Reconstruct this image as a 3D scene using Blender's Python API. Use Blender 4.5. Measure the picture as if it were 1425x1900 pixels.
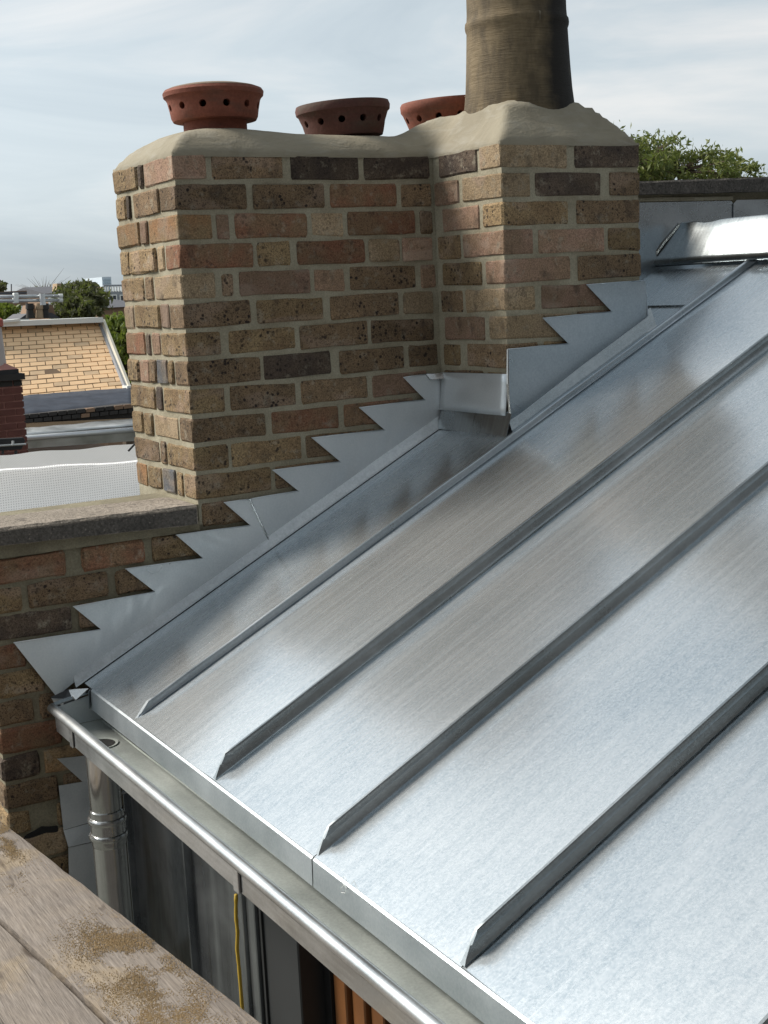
import bpy, bmesh, math, random
from mathutils import Vector, Matrix, noise as mnoise
rnd = random.Random(7)
S = bpy.context.scene
for o in list(bpy.data.objects): bpy.data.objects.remove(o)

# ------------------------------------------------------------------ camera
CAM = Vector((-1.3473048, -3.2862271, -0.3674812))
R0 = Vector((0.8589246, -0.509835, -0.0481342))      # right
R1 = Vector((-0.1241212, -0.1160702, -0.985455))     # down
R2 = Vector((0.4968325, 0.852406, -0.1629769))       # forward
FPX = 2502.324
cd = bpy.data.cameras.new('camera'); cam = bpy.data.objects.new('camera', cd)
S.collection.objects.link(cam); S.camera = cam
cd.sensor_fit = 'VERTICAL'; cd.sensor_height = 36.0; cd.lens = FPX / 1900 * 36.0
cd.clip_start = 0.05; cd.clip_end = 5000
M = Matrix((( R0.x, -R1.x, -R2.x, CAM.x), (R0.y, -R1.y, -R2.y, CAM.y), (R0.z, -R1.z, -R2.z, CAM.z), (0, 0, 0, 1)))
cam.matrix_world = M

# ------------------------------------------------------------------ sky, sun, exposure
SUN_DIR = Vector((-0.54, 0.52, 0.66)).normalized()     # towards the sun: behind the wall, to the left
SUN_EL = math.asin(SUN_DIR.z); SUN_AZ = math.atan2(SUN_DIR.x, SUN_DIR.y)
W = bpy.data.worlds.new('World'); S.world = W; W.use_nodes = True
nt = W.node_tree; nt.nodes.clear()
def wn(t, **k):
    n = nt.nodes.new(t)
    for a, b in k.items(): setattr(n, a, b)
    return n
out = wn('ShaderNodeOutputWorld'); mixs = wn('ShaderNodeMixShader')
bg1 = wn('ShaderNodeBackground'); bg2 = wn('ShaderNodeBackground')
sky = wn('ShaderNodeTexSky', sky_type='NISHITA'); sky.sun_disc = False
sky.sun_elevation = SUN_EL; sky.sun_rotation = SUN_AZ; sky.dust_density = 2.5
nt.links.new(sky.outputs[0], bg1.inputs[0]); bg1.inputs[1].default_value = 0.11
# thin broken cloud lit by that sky: brightness follows the sky's own luminance, colour goes grey-white
tc = wn('ShaderNodeTexCoord'); mp = wn('ShaderNodeMapping')
mp.inputs['Scale'].default_value = (1.5, 1.5, 6.5); mp.inputs['Rotation'].default_value = (0.05, 0.10, 0.4); mp.inputs['Location'].default_value = (3.1, 1.7, 0.55)
nz = wn('ShaderNodeTexNoise'); nz.inputs['Scale'].default_value = 1.9; nz.inputs['Detail'].default_value = 7; nz.inputs['Roughness'].default_value = 0.55; nz.inputs['Distortion'].default_value = 0.5
rp = wn('ShaderNodeValToRGB')
e = rp.color_ramp.elements; e[0].position = 0.34; e[0].color = (0.55, 0.645, 0.715, 1); e[1].position = 0.66; e[1].color = (0.95, 0.96, 0.955, 1)
m_ = e.new(0.5); m_.color = (0.70, 0.785, 0.835, 1)
bw = wn('ShaderNodeRGBToBW'); mul = wn('ShaderNodeMix'); mul.data_type = 'RGBA'; mul.blend_type = 'MULTIPLY'; mul.inputs[0].default_value = 1.0
nt.links.new(tc.outputs['Generated'], mp.inputs[0]); nt.links.new(mp.outputs[0], nz.inputs[0]); nt.links.new(nz.outputs[0], rp.inputs[0])
lum = wn('ShaderNodeMath', operation='MULTIPLY_ADD'); lum.inputs[1].default_value = 0.12; lum.inputs[2].default_value = 0.55
nt.links.new(sky.outputs[0], bw.inputs[0]); nt.links.new(bw.outputs[0], lum.inputs[0]); nt.links.new(lum.outputs[0], mul.inputs[6]); nt.links.new(rp.outputs[0], mul.inputs[7])
nt.links.new(mul.outputs[2], bg2.inputs[0]); bg2.inputs[1].default_value = 1.0
mixs.inputs[0].default_value = 0.85
nt.links.new(bg1.outputs[0], mixs.inputs[1]); nt.links.new(bg2.outputs[0], mixs.inputs[2]); nt.links.new(mixs.outputs[0], out.inputs[0])
sl = bpy.data.lights.new('sun', 'SUN'); sl.energy = 4.9; sl.angle = math.radians(18); sl.color = (1.0, 0.94, 0.85)
so = bpy.data.objects.new('sun', sl); S.collection.objects.link(so)
so.rotation_euler = (-SUN_DIR).to_track_quat('-Z', 'Y').to_euler(); so.location = (0, 0, 6)
S.view_settings.view_transform = 'Standard'; S.view_settings.look = 'None'
S.view_settings.exposure = 0.0; S.view_settings.gamma = 1.0
S.render.engine = 'CYCLES'

# ------------------------------------------------------------------ helpers
def ray(u, v): return R0 * ((u - 712.5) / FPX) + R1 * ((v - 950) / FPX) + R2
def PX(u, v, x): d = ray(u, v); return CAM + d * ((x - CAM.x) / d.x)
def PY(u, v, y): d = ray(u, v); return CAM + d * ((y - CAM.y) / d.y)
def PZ(u, v, z): d = ray(u, v); return CAM + d * ((z - CAM.z) / d.z)
SL = 0.492; RC = -1.1413                       # roof plane z = SL*x + RC
RN = Vector((-SL, 0, 1)).normalized()
RU = Vector((1, 0, SL)).normalized()           # up the slope
def roofz(x): return SL * x + RC
COL = S.collection
def empty(name, loc, label=None, cat=None, group=None, kind=None):
    o = bpy.data.objects.new(name, None); o.empty_display_size = 0.05; COL.objects.link(o); o.location = loc
    return tag(o, label, cat, group, kind)
def tag(o, label=None, cat=None, group=None, kind=None):
    if label: o['label'] = label
    if cat: o['category'] = cat
    if group: o['group'] = group
    if kind: o['kind'] = kind
    return o
class MB:
    def __init__(s): s.v = []; s.f = []
    def add(s, vs, fs):
        b = len(s.v); s.v += [Vector(p) for p in vs]; s.f += [tuple(i + b for i in q) for q in fs]; return s
    def box(s, a, b, rot=None, piv=None):
        x0, y0, z0 = a; x1, y1, z1 = b
        vs = [Vector(p) for p in ((x0,y0,z0),(x1,y0,z0),(x1,y1,z0),(x0,y1,z0),(x0,y0,z1),(x1,y0,z1),(x1,y1,z1),(x0,y1,z1))]
        if rot is not None:
            piv = Vector(piv) if piv is not None else (Vector(a) + Vector(b)) / 2
            vs = [rot @ (p - piv) + piv for p in vs]
        return s.add(vs, [(0,3,2,1),(4,5,6,7),(0,1,5,4),(1,2,6,5),(2,3,7,6),(3,0,4,7)])
    def hexa(s, p): return s.add(p, [(0,3,2,1),(4,5,6,7),(0,1,5,4),(1,2,6,5),(2,3,7,6),(3,0,4,7)])
    def prism(s, pts, d):
        n = len(pts); d = Vector(d); a = [Vector(p) for p in pts]
        return s.add(a + [p + d for p in a], [tuple(range(n))[::-1], tuple(range(n, 2*n))] + [(i, (i+1) % n, n + (i+1) % n, n + i) for i in range(n)])
    def tube(s, path, r, n=10, cap=True):
        path = [Vector(p) for p in path]; rs = r if isinstance(r, (list, tuple)) else [r] * len(path)
        rings = []; b0 = None
        for i, p in enumerate(path):
            t = (path[min(i+1, len(path)-1)] - path[max(i-1, 0)]).normalized()
            if b0 is None: b0 = t.orthogonal().normalized()
            else: b0 = (b0 - t * b0.dot(t)).normalized()
            c = t.cross(b0)
            rings.append([p + (b0 * math.cos(2*math.pi*k/n) + c * math.sin(2*math.pi*k/n)) * rs[i] for k in range(n)])
        vs = [q for g in rings for q in g]; fs = []
        for i in range(len(path) - 1):
            for k in range(n): fs.append((i*n+k, i*n+(k+1) % n, (i+1)*n+(k+1) % n, (i+1)*n+k))
        if cap: fs += [tuple(range(n))[::-1], tuple(range((len(path)-1)*n, len(path)*n))]
        return s.add(vs, fs)
    def lathe(s, prof, n=40, c=(0,0,0), closed=False):
        c = Vector(c); vs = []; fs = []; m = len(prof)
        for r, z in prof:
            for k in range(n): vs.append(c + Vector((r*math.cos(2*math.pi*k/n), r*math.sin(2*math.pi*k/n), z)))
        for i in range(m if closed else m - 1):
            j = (i + 1) % m
            for k in range(n): fs.append((i*n+k, i*n+(k+1) % n, j*n+(k+1) % n, j*n+k))
        if not closed: fs += [tuple(range(n))[::-1], tuple(range((m-1)*n, m*n))]
        return s.add(vs, fs)
    def build(s, name, mat, parent=None, origin=None, smooth=False, bevel=0, loc_world=None):
        o_ = Vector(origin) if origin is not None else Vector((0, 0, 0))
        if origin is None and s.v:
            lo = Vector([min(p[i] for p in s.v) for i in range(3)]); hi = Vector([max(p[i] for p in s.v) for i in range(3)])
            o_ = (lo + hi) / 2
        me = bpy.data.meshes.new(name); me.from_pydata([p - o_ for p in s.v], [], s.f); me.update()
        bm = bmesh.new(); bm.from_mesh(me); bmesh.ops.recalc_face_normals(bm, faces=bm.faces)
        if bevel: bmesh.ops.bevel(bm, geom=[x for x in bm.edges if x.calc_face_angle(0) > 0.5], offset=bevel, segments=1, affect='EDGES', profile=0.5)
        bm.to_mesh(me); bm.free()
        if mat: me.materials.append(MAT[mat])
        if smooth:
            for p in me.polygons: p.use_smooth = True
            if smooth != 'all':
                me.set_sharp_from_angle(angle=math.radians(40))
        o = bpy.data.objects.new(name, me); COL.objects.link(o)
        o.location = o_ - (parent_loc(parent) if parent else Vector((0,0,0))); o.parent = parent
        return o
def parent_loc(p):
    v = Vector((0,0,0))
    while p: v += p.location; p = p.parent
    return v

# ------------------------------------------------------------------ materials
MAT = {}
class NT:
    def __init__(s, name):
        m = bpy.data.materials.new(name); m.use_nodes = True; MAT[name] = m; s.m = m; s.t = m.node_tree
        s.b = s.t.nodes['Principled BSDF']; s.o = s.t.nodes['Material Output']
        s.tc = s.n('ShaderNodeTexCoord'); s.oi = None; s.off = None
    def n(s, t): return s.t.nodes.new(t)
    def l(s, a, b): s.t.links.new(a, b)
    def map(s, scale=(1,1,1), rot=(0,0,0), loc=(0,0,0), coord='Object'):
        m = s.n('ShaderNodeMapping'); m.inputs['Scale'].default_value = scale; m.inputs['Rotation'].default_value = rot; m.inputs['Location'].default_value = loc
        if s.off is None:
            c = s.n('ShaderNodeCombineXYZ'); r = s.random()
            for i, k in enumerate((37.0, 53.0, 71.0)): s.l(s.math('MULTIPLY', r, k), c.inputs[i])
            a = s.n('ShaderNodeVectorMath'); a.operation = 'ADD'; s.l(s.tc.outputs['Object'], a.inputs[0]); s.l(c.outputs[0], a.inputs[1]); s.off = a.outputs[0]
        s.l(s.off, m.inputs[0]); return m.outputs[0]
    def random(s):
        if not s.oi: s.oi = s.n('ShaderNodeObjectInfo')
        return s.oi.outputs['Random']
    def math(s, op, a, b=None, clamp=False):
        m = s.n('ShaderNodeMath'); m.operation = op; m.use_clamp = clamp
        for i, x in enumerate((a, b)):
            if x is None: continue
            if isinstance(x, (int, float)): m.inputs[i].default_value = x
            else: s.l(x, m.inputs[i])
        return m.outputs[0]
    def noise(s, vec, scale, detail=4, rough=0.55, dist=0.0, rand=False):
        n = s.n('ShaderNodeTexNoise'); n.inputs['Scale'].default_value = scale; n.inputs['Detail'].default_value = detail
        n.inputs['Roughness'].default_value = rough; n.inputs['Distortion'].default_value = dist
        s.l(vec, n.inputs['Vector'])
        return n.outputs[0]
    def voronoi(s, vec, scale, feature='F1', rand=False):
        n = s.n('ShaderNodeTexVoronoi'); n.feature = feature; n.inputs['Scale'].default_value = scale; s.l(vec, n.inputs['Vector'])
        return n.outputs['Distance']
    def ramp(s, fac, *stops):
        r = s.n('ShaderNodeValToRGB'); el = r.color_ramp.elements
        while len(el) < len(stops): el.new(0.5)
        for q, (p, c) in zip(el, stops):
            q.position = p; q.color = (c, c, c, 1) if isinstance(c, (int, float)) else (*c, 1)
        s.l(fac, r.inputs[0]); return r.outputs[0]
    def mix(s, fac, a, b, mode='MIX'):
        m = s.n('ShaderNodeMix'); m.data_type = 'RGBA'; m.blend_type = mode
        for sock, x in ((m.inputs[0], fac), (m.inputs[6], a), (m.inputs[7], b)):
            if isinstance(x, (int, float)): sock.default_value = x
            elif isinstance(x, tuple): sock.default_value = (*x, 1)
            else: s.l(x, sock)
        return m.outputs[2]
    def bump(s, h, strength=0.3, dist=0.005, normal=None):
        b = s.n('ShaderNodeBump'); b.inputs['Strength'].default_value = strength; b.inputs['Distance'].default_value = dist
        s.l(h, b.inputs['Height'])
        if normal is not None: s.l(normal, b.inputs['Normal'])
        return b.outputs[0]
    def set(s, **k):
        for a, x in k.items():
            i = s.b.inputs[{'color': 'Base Color', 'rough': 'Roughness', 'metal': 'Metallic', 'normal': 'Normal', 'spec': 'Specular IOR Level', 'emit': 'Emission Strength'}[a]]
            if isinstance(x, (int, float)): i.default_value = x
            elif isinstance(x, tuple): i.default_value = (*x, 1)
            else: s.l(x, i)
        return s
def plain(name, col, rough=0.7, metal=0.0, var=0.25, scale=8.0, bump=0.15):
    t = NT(name); v = t.map()
    n = t.noise(v, scale, 5, rand=True)
    c = t.mix(n, tuple(x * (1 - var) for x in col), tuple(min(1, x * (1 + var)) for x in col))
    t.set(color=c, rough=rough, metal=metal)
    if bump: t.set(normal=t.bump(t.noise(v, scale * 9, 4), bump, 0.004))
    return t
def brick_mat(name, c1, c2, speck=0.5, pale=0.3, rough=0.9):
    t = NT(name); v = t.map()
    big = t.noise(v, 14, 3, 0.5, rand=True)
    base = t.mix(t.ramp(big, (0.35, 0.0), (0.62, 1.0)), c1, c2)
    fine = t.noise(v, 260, 3, 0.7)
    base = t.mix(t.ramp(fine, (0.3, 0.0), (0.7, 1.0)), base, (0.5, 0.5, 0.5), 'OVERLAY') if False else t.mix(0.55, base, t.ramp(fine, (0.32, 0.12), (0.68, 0.88)), 'OVERLAY')
    # pale sandy end or edge
    pm = t.ramp(t.noise(t.map((0.6, 1, 1.6)), 9, 2, 0.4, rand=True), (0.56, 0.0), (0.64, pale))
    base = t.mix(pm, base, (0.30, 0.215, 0.16))
    sm = t.ramp(t.noise(v, 34, 4, 0.65), (0.56, 0.0), (0.68, 0.55))
    base = t.mix(sm, base, (0.27, 0.235, 0.175))
    st_ = t.ramp(t.noise(t.map((1, 1, 0.7)), 20, 3, 0.6), (0.58, 0.0), (0.72, 0.6))
    base = t.mix(st_, base, (0.055, 0.04, 0.03))
    # burnt black specks, two sizes, breaking up irregularly
    vv = t.n('ShaderNodeVectorMath'); vv.operation = 'ADD'
    ns = t.n('ShaderNodeTexNoise'); ns.inputs['Scale'].default_value = 120; t.l(v, ns.inputs['Vector'])
    sc = t.n('ShaderNodeVectorMath'); sc.operation = 'SCALE'; sc.inputs[3].default_value = 0.006; t.l(ns.outputs['Color'], sc.inputs[0])
    t.l(v, vv.inputs[0]); t.l(sc.outputs[0], vv.inputs[1])
    gate = t.ramp(t.noise(v, 22, 2, rand=True), (0.44, 0.0), (0.60, 1.0))
    d1 = t.ramp(t.voronoi(vv.outputs[0], 70, rand=True), (0.25, 1.0), (0.36, 0.0))
    d2 = t.ramp(t.voronoi(vv.outputs[0], 210, rand=True), (0.26, 1.0), (0.38, 0.0))
    sp = t.math('MULTIPLY', t.math('MAXIMUM', t.math('MULTIPLY', d1, gate), t.math('MULTIPLY', d2, 0.7)), speck, True)
    base = t.mix(sp, base, (0.022, 0.016, 0.014))
    hv = t.n('ShaderNodeHueSaturation'); t.l(base, hv.inputs['Color'])
    t.l(t.math('ADD', t.math('MULTIPLY', t.random(), 0.55), 0.80), hv.inputs['Value']); hv.inputs['Saturation'].default_value = 0.97
    h = t.math('SUBTRACT', t.math('ADD', t.math('MULTIPLY', fine, 0.5), t.noise(v, 60, 4, rand=True)), t.math('MULTIPLY', sp, 0.8))
    t.set(color=hv.outputs[0], rough=rough, spec=0.25, normal=t.bump(h, 0.55, 0.004))
brick_mat('brick_yellow', (0.235, 0.165, 0.085), (0.175, 0.115, 0.06), 0.9, 0.4)
brick_mat('brick_brown', (0.14, 0.095, 0.056), (0.19, 0.125, 0.07), 0.95, 0.35)
brick_mat('brick_dark', (0.058, 0.043, 0.034), (0.095, 0.068, 0.048), 0.8, 0.1)
brick_mat('brick_red', (0.20, 0.088, 0.05), (0.185, 0.115, 0.065), 0.5, 0.4)
brick_mat('brick_pink', (0.25, 0.155, 0.108), (0.20, 0.13, 0.082), 0.35, 0.7)
brick_mat('brick_cream', (0.29, 0.215, 0.135), (0.25, 0.18, 0.105), 0.4, 0.5)
brick_mat('brick_orange', (0.28, 0.15, 0.068), (0.25, 0.17, 0.09), 0.35, 0.4)
brick_mat('brick_grey', (0.09, 0.095, 0.105), (0.14, 0.12, 0.10), 0.4, 0.4)
BT = dict(y='brick_yellow', b='brick_brown', k='brick_dark', r='brick_red', p='brick_pink', c='brick_cream', o='brick_orange', g='brick_grey')
def mortar_mat(name, c1, c2, b=0.6):
    t = NT(name); v = t.map()
    n = t.noise(v, 9, 5, 0.6); f = t.noise(v, 220, 3, 0.7)
    c = t.mix(t.ramp(n, (0.35, 0.0), (0.65, 1.0)), c1, c2)
    c = t.mix(0.35, c, t.ramp(f, (0.3, 0.2), (0.7, 0.8)), 'OVERLAY')
    t.set(color=c, rough=0.93, spec=0.2, normal=t.bump(t.math('ADD', t.math('MULTIPLY', t.noise(v, 45, 4), 1.4), t.math('MULTIPLY', f, 0.4)), b, 0.004))
mortar_mat('mortar', (0.345, 0.315, 0.235), (0.255, 0.225, 0.16))
mortar_mat('mortar_dark', (0.24, 0.215, 0.15), (0.17, 0.15, 0.105))
def flaunch():
    t = NT('flaunching'); v = t.map()
    n = t.noise(v, 5, 5, 0.6, 0.8); s = t.noise(t.map((2, 2, 7), (0.5, 0.3, 0)), 5, 4, 0.6, 0.8); f = t.noise(v, 160, 3)
    c = t.mix(t.ramp(n, (0.32, 0.0), (0.68, 1.0)), (0.30, 0.268, 0.20), (0.225, 0.198, 0.145))
    c = t.mix(t.ramp(s, (0.5, 0.0), (0.75, 0.6)), c, (0.325, 0.305, 0.255))
    t.set(color=c, rough=0.9, spec=0.25, normal=t.bump(t.math('ADD', t.math('MULTIPLY', s, 0.45), t.math('ADD', t.math('MULTIPLY', n, 1.2), t.math('MULTIPLY', f, 0.12))), 0.7, 0.01))
flaunch()
def stone(name, c1, c2, speck=0.5):
    t = NT(name); v = t.map()
    n = t.noise(v, 7, 6, 0.65); f = t.noise(v, 140, 4, 0.7); d = t.voronoi(v, 75)
    c = t.mix(t.ramp(n, (0.3, 0.0), (0.7, 1.0)), c1, c2)
    c = t.mix(0.6, c, t.ramp(f, (0.3, 0.1), (0.7, 0.9)), 'OVERLAY')
    c = t.mix(t.ramp(d, (0.10, speck), (0.2, 0.0)), c, (0.5, 0.42, 0.35))
    c = t.mix(t.ramp(t.noise(v, 30, 3), (0.6, 0.0), (0.7, 0.6)), c, (0.05, 0.045, 0.04))
    t.set(color=c, rough=0.95, spec=0.2, normal=t.bump(t.math('ADD', f, t.math('MULTIPLY', t.noise(v, 40, 4), 1.3)), 0.8, 0.006))
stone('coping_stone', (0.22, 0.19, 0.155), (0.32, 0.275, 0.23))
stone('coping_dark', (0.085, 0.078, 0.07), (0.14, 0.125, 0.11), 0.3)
def metal(name, c1, c2, r1=0.24, r2=0.55, mixf=0.4, streak=(1.0, 22.0, 22.0), grain=0.5, wave=0.05, oxide=0.35, rot=(0,0,0), stk=0.2, lines=False):
    """zinc sheet: a smooth lobe and a rough one, streaks along the sheet, grain of the coating"""
    t = NT(name); v = t.map()
    vs = t.map(streak, rot)
    st = t.noise(vs, 2.2, 5, 0.6, 0.15, rand=True); st2 = t.noise(vs, 9, 3, 0.6, rand=True)
    bl = t.noise(v, 2.3, 4, 0.6, 0.5, rand=True); gr = t.noise(v, 190, 3, 0.75); sp = t.noise(v, 55, 3, 0.6)
    mixed = t.math('ADD', t.math('MULTIPLY', st, stk), t.math('ADD', t.math('MULTIPLY', bl, 1 - stk * 1.4), t.math('MULTIPLY', st2, stk * 0.4)))
    c = t.mix(t.ramp(mixed, (0.36, 0.0), (0.64, 1.0)), c1, c2)
    c = t.mix(grain, c, t.ramp(gr, (0.3, 0.25), (0.7, 0.75)), 'OVERLAY')
    if lines:
        c = t.mix(0.36, c, t.ramp(t.noise(t.map((60, 110, 0)), 1.0, 4, 0.7, 0.6), (0.34, 0.30), (0.66, 0.72)), 'OVERLAY')
        ln = t.ramp(t.noise(t.map((0.35, 75.0, 0.0)), 1.0, 2, 0.5), (0.66, 0.0), (0.70, 1.0))
        ln = t.math('MULTIPLY', ln, t.ramp(t.noise(v, 3.0, 3), (0.45, 0.0), (0.6, 0.4)))
        c = t.mix(ln, c, (0.88, 0.89, 0.89))
        dk_ = t.ramp(t.noise(t.map((6.0, 45.0, 0.0)), 1.4, 4, 0.6), (0.70, 0.0), (0.78, 0.55))
        c = t.mix(dk_, c, (0.25, 0.28, 0.30))
    t.set(color=c, metal=1.0, rough=t.math('ADD', t.math('MULTIPLY', st if lines else mixed, 0.025 if lines else 0.16), r1 - (0.012 if lines else 0.08)))
    nb = t.bump(t.math('ADD', t.math('MULTIPLY', bl, 1.0), t.math('MULTIPLY', t.noise(vs, 1.0, 2, rand=True), 0.25)), wave, 0.05)
    nb2 = t.bump(t.math('ADD', gr, t.math('MULTIPLY', sp, 0.6)), 0.10, 0.0016, nb)
    t.set(normal=t.bump(t.math('ADD', gr, sp), 0.05, 0.0012, nb) if lines else nb)
    b2 = t.n('ShaderNodeBsdfPrincipled'); b2.inputs['Metallic'].default_value = 1.0 - oxide * 0.5
    t.l(t.mix(0.5, c, (0.66, 0.67, 0.67)), b2.inputs['Base Color']); b2.inputs['Roughness'].default_value = r2; t.l(nb2, b2.inputs['Normal'])
    ms = t.n('ShaderNodeMixShader'); t.l(t.math('ADD', t.ramp(st if lines else mixed, (0.40, 0.0), (0.62, 0.05 if lines else 0.35)), mixf - (0.02 if lines else 0.15)), ms.inputs[0])
    t.l(t.b.outputs[0], ms.inputs[1]); t.l(b2.outputs[0], ms.inputs[2]); t.l(ms.outputs[0], t.o.inputs[0])
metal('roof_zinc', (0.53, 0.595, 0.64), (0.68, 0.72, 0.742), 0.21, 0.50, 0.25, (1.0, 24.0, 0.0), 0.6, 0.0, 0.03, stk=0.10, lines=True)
metal('flashing_zinc', (0.56, 0.61, 0.64), (0.70, 0.735, 0.755), 0.30, 0.60, 0.55, (2.0, 2.0, 2.0), 0.3, 0.22, 0.9)
metal('flashing_blue', (0.40, 0.46, 0.50), (0.52, 0.57, 0.61), 0.28, 0.45, 0.25, (2.0, 2.0, 2.0), 0.3, 0.06, 0.05)
metal('apron_zinc', (0.50, 0.56, 0.60), (0.62, 0.67, 0.70), 0.32, 0.6, 0.45, (20.0, 1.5, 2.0), 0.35, 0.06, 0.55)
metal('darkened_zinc', (0.27, 0.30, 0.31), (0.40, 0.43, 0.44), 0.24, 0.4, 0.2, (1.5, 30, 0), 0.4, 0.03, 0.05)  # same sheet as the roof, base darkened to imitate dark reflections
metal('gutter_zinc', (0.40, 0.425, 0.43), (0.57, 0.59, 0.595), 0.22, 0.5, 0.4, (20, 1.0, 20), 0.4, 0.05)
metal('gutter_inside', (0.24, 0.285, 0.25), (0.37, 0.415, 0.35), 0.42, 0.7, 0.65, (14, 1.2, 14), 0.5, 0.08, 0.9)
metal('wall_zinc', (0.16, 0.18, 0.20), (0.30, 0.33, 0.355), 0.17, 0.4, 0.2, (8, 8, 0.6), 0.3, 0.10)
metal('pipe_steel', (0.45, 0.46, 0.46), (0.62, 0.62, 0.60), 0.14, 0.4, 0.25, (20, 20, 1.0), 0.2, 0.05, 0.1)
metal('far_zinc', (0.30, 0.31, 0.30), (0.55, 0.57, 0.57), 0.35, 0.6, 0.5, (1, 10, 10), 0.3, 0.1, 0.6)
metal('scaffold_tube', (0.5, 0.52, 0.53), (0.62, 0.63, 0.64), 0.35, 0.6, 0.5, (1, 10, 10), 0.2, 0.02)
plain('lead', (0.055, 0.063, 0.080), 0.75, 0.0, 0.45, 7, 0.4)
plain('black_paint', (0.018, 0.018, 0.019), 0.6, 0, 0.5, 14, 0.4)
plain('window_frame', (0.028, 0.03, 0.032), 0.45, 0, 0.1, 6, 0.03)
plain('dark_room', (0.012, 0.011, 0.010), 0.9, 0, 0.2, 4, 0.0)
plain('white_paint', (0.72, 0.73, 0.70), 0.55, 0, 0.06, 6, 0.06)
plain('cream_paint', (0.62, 0.58, 0.48), 0.6, 0, 0.1, 6, 0.1)
plain('grey_paint', (0.25, 0.27, 0.30), 0.6, 0, 0.1, 6, 0.1)
plain('slate', (0.07, 0.07, 0.08), 0.7, 0, 0.3, 3, 0.3)
plain('red_tile', (0.35, 0.09, 0.06), 0.8, 0, 0.25, 10, 0.3)
plain('pot_grey', (0.45, 0.40, 0.38), 0.85, 0, 0.15, 10, 0.3)
plain('far_brick', (0.22, 0.14, 0.09), 0.9, 0, 0.3, 1.5, 0.3)
plain('far_brick_pale', (0.38, 0.27, 0.17), 0.9, 0, 0.25, 1.5, 0.3)
plain('gable_brick', (0.84, 0.57, 0.33), 0.9, 0, 0.10, 7, 0.2)
plain('gable_brick_worn', (0.62, 0.44, 0.27), 0.9, 0, 0.25, 9, 0.3)
plain('gable_mortar', (0.20, 0.135, 0.085), 0.95, 0, 0.25, 4, 0.3)
plain('red_mortar', (0.36, 0.17, 0.14), 0.95, 0, 0.2, 4, 0.3)
plain('red_brick', (0.125, 0.045, 0.035), 0.9, 0, 0.4, 6, 0.3)
plain('soot_brick', (0.03, 0.027, 0.025), 0.85, 0, 0.5, 6, 0.4)
plain('shade_terrace_brick', (0.062, 0.055, 0.05), 0.9, 0, 0.3, 1.5, 0.3)  # kept dark so the added terrace throws little light back
plain('glass_far', (0.03, 0.035, 0.045), 0.1, 0, 0.1, 3, 0)
plain('tower_glass', (0.45, 0.55, 0.63), 0.3, 0, 0.12, 0.3, 0)
plain('ground_mat', (0.10, 0.10, 0.085), 0.95, 0, 0.3, 0.05, 0)
plain('bark', (0.09, 0.065, 0.045), 0.95, 0, 0.3, 20, 0.5)
plain('yellow_cord', (0.50, 0.33, 0.03), 0.6, 0, 0.2, 12, 0.2)
plain('black_plastic', (0.012, 0.012, 0.013), 0.5, 0, 0.2, 8, 0)
plain('sand', (0.33, 0.235, 0.125), 0.95, 0, 0.25, 30, 0.5)
plain('tower_pale', (0.55, 0.62, 0.68), 0.6, 0, 0.05, 0.3, 0)
plain('timber_jamb', (0.19, 0.075, 0.022), 0.5, 0, 0.3, 12, 0.1)
MAT['lead'].node_tree.nodes['Principled BSDF'].inputs['Specular IOR Level'].default_value = 0.08
def terracotta(name, c, dirt):
    t = NT(name); v = t.map()
    n = t.noise(v, 12, 5, 0.6, rand=True); f = t.noise(v, 120, 3, 0.7)
    col = t.mix(t.ramp(n, (0.3, 0.0), (0.7, 1.0)), tuple(x * 0.72 for x in c), c)
    col = t.mix(t.ramp(t.noise(t.map((1, 1, 3)), 9, 4, 0.65, rand=True), (0.5, 0.0), (0.7, dirt)), col, (0.085, 0.06, 0.045))
    t.set(color=t.mix(0.25, col, t.ramp(f, (0.3, 0.2), (0.7, 0.8)), 'OVERLAY'), rough=0.78, spec=0.3, normal=t.bump(t.math('ADD', f, t.noise(v, 25, 4)), 0.35, 0.003))
terracotta('terracotta', (0.245, 0.082, 0.052), 0.5)
terracotta('terracotta_dark', (0.115, 0.05, 0.04), 0.9)
plain('pot_lid', (0.21, 0.155, 0.11), 0.85, 0, 0.3, 12, 0.4)
def buff_pot():
    t = NT('buff_pot'); v = t.map()
    ln = t.noise(t.map((6, 6, 90)), 3, 5, 0.7); vt = t.noise(t.map((9, 9, 3.0)), 2, 5, 0.65); n = t.noise(v, 7, 4, 0.6)
    c = t.mix(t.ramp(ln, (0.35, 0.0), (0.65, 1.0)), (0.135, 0.098, 0.052), (0.215, 0.165, 0.10))
    c = t.mix(t.ramp(vt, (0.42, 0.7), (0.62, 0.0)), c, (0.06, 0.046, 0.03))
    # soot that clings to the side away from the weather
    sx = t.n('ShaderNodeSeparateXYZ'); t.l(t.tc.outputs['Object'], sx.inputs[0])
    side = t.math('ADD', t.math('MULTIPLY', sx.outputs[0], 6.6), t.math('MULTIPLY', sx.outputs[1], -2.6))
    so_ = t.math('ADD', side, t.math('MULTIPLY', t.math('SUBTRACT', n, 0.5), 1.1))
    c = t.mix(t.ramp(so_, (0.06, 0.0), (0.50, 0.95)), c, (0.012, 0.011, 0.010))
    run = t.ramp(t.noise(t.map((55, 55, 5)), 1, 3, 0.5), (0.70, 0.0), (0.76, 0.5))
    c = t.mix(run, c, (0.36, 0.32, 0.24))
    t.set(color=c, rough=0.8, spec=0.3, normal=t.bump(t.math('ADD', t.math('MULTIPLY', ln, 1.2), vt), 0.5, 0.004))
buff_pot()
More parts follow.
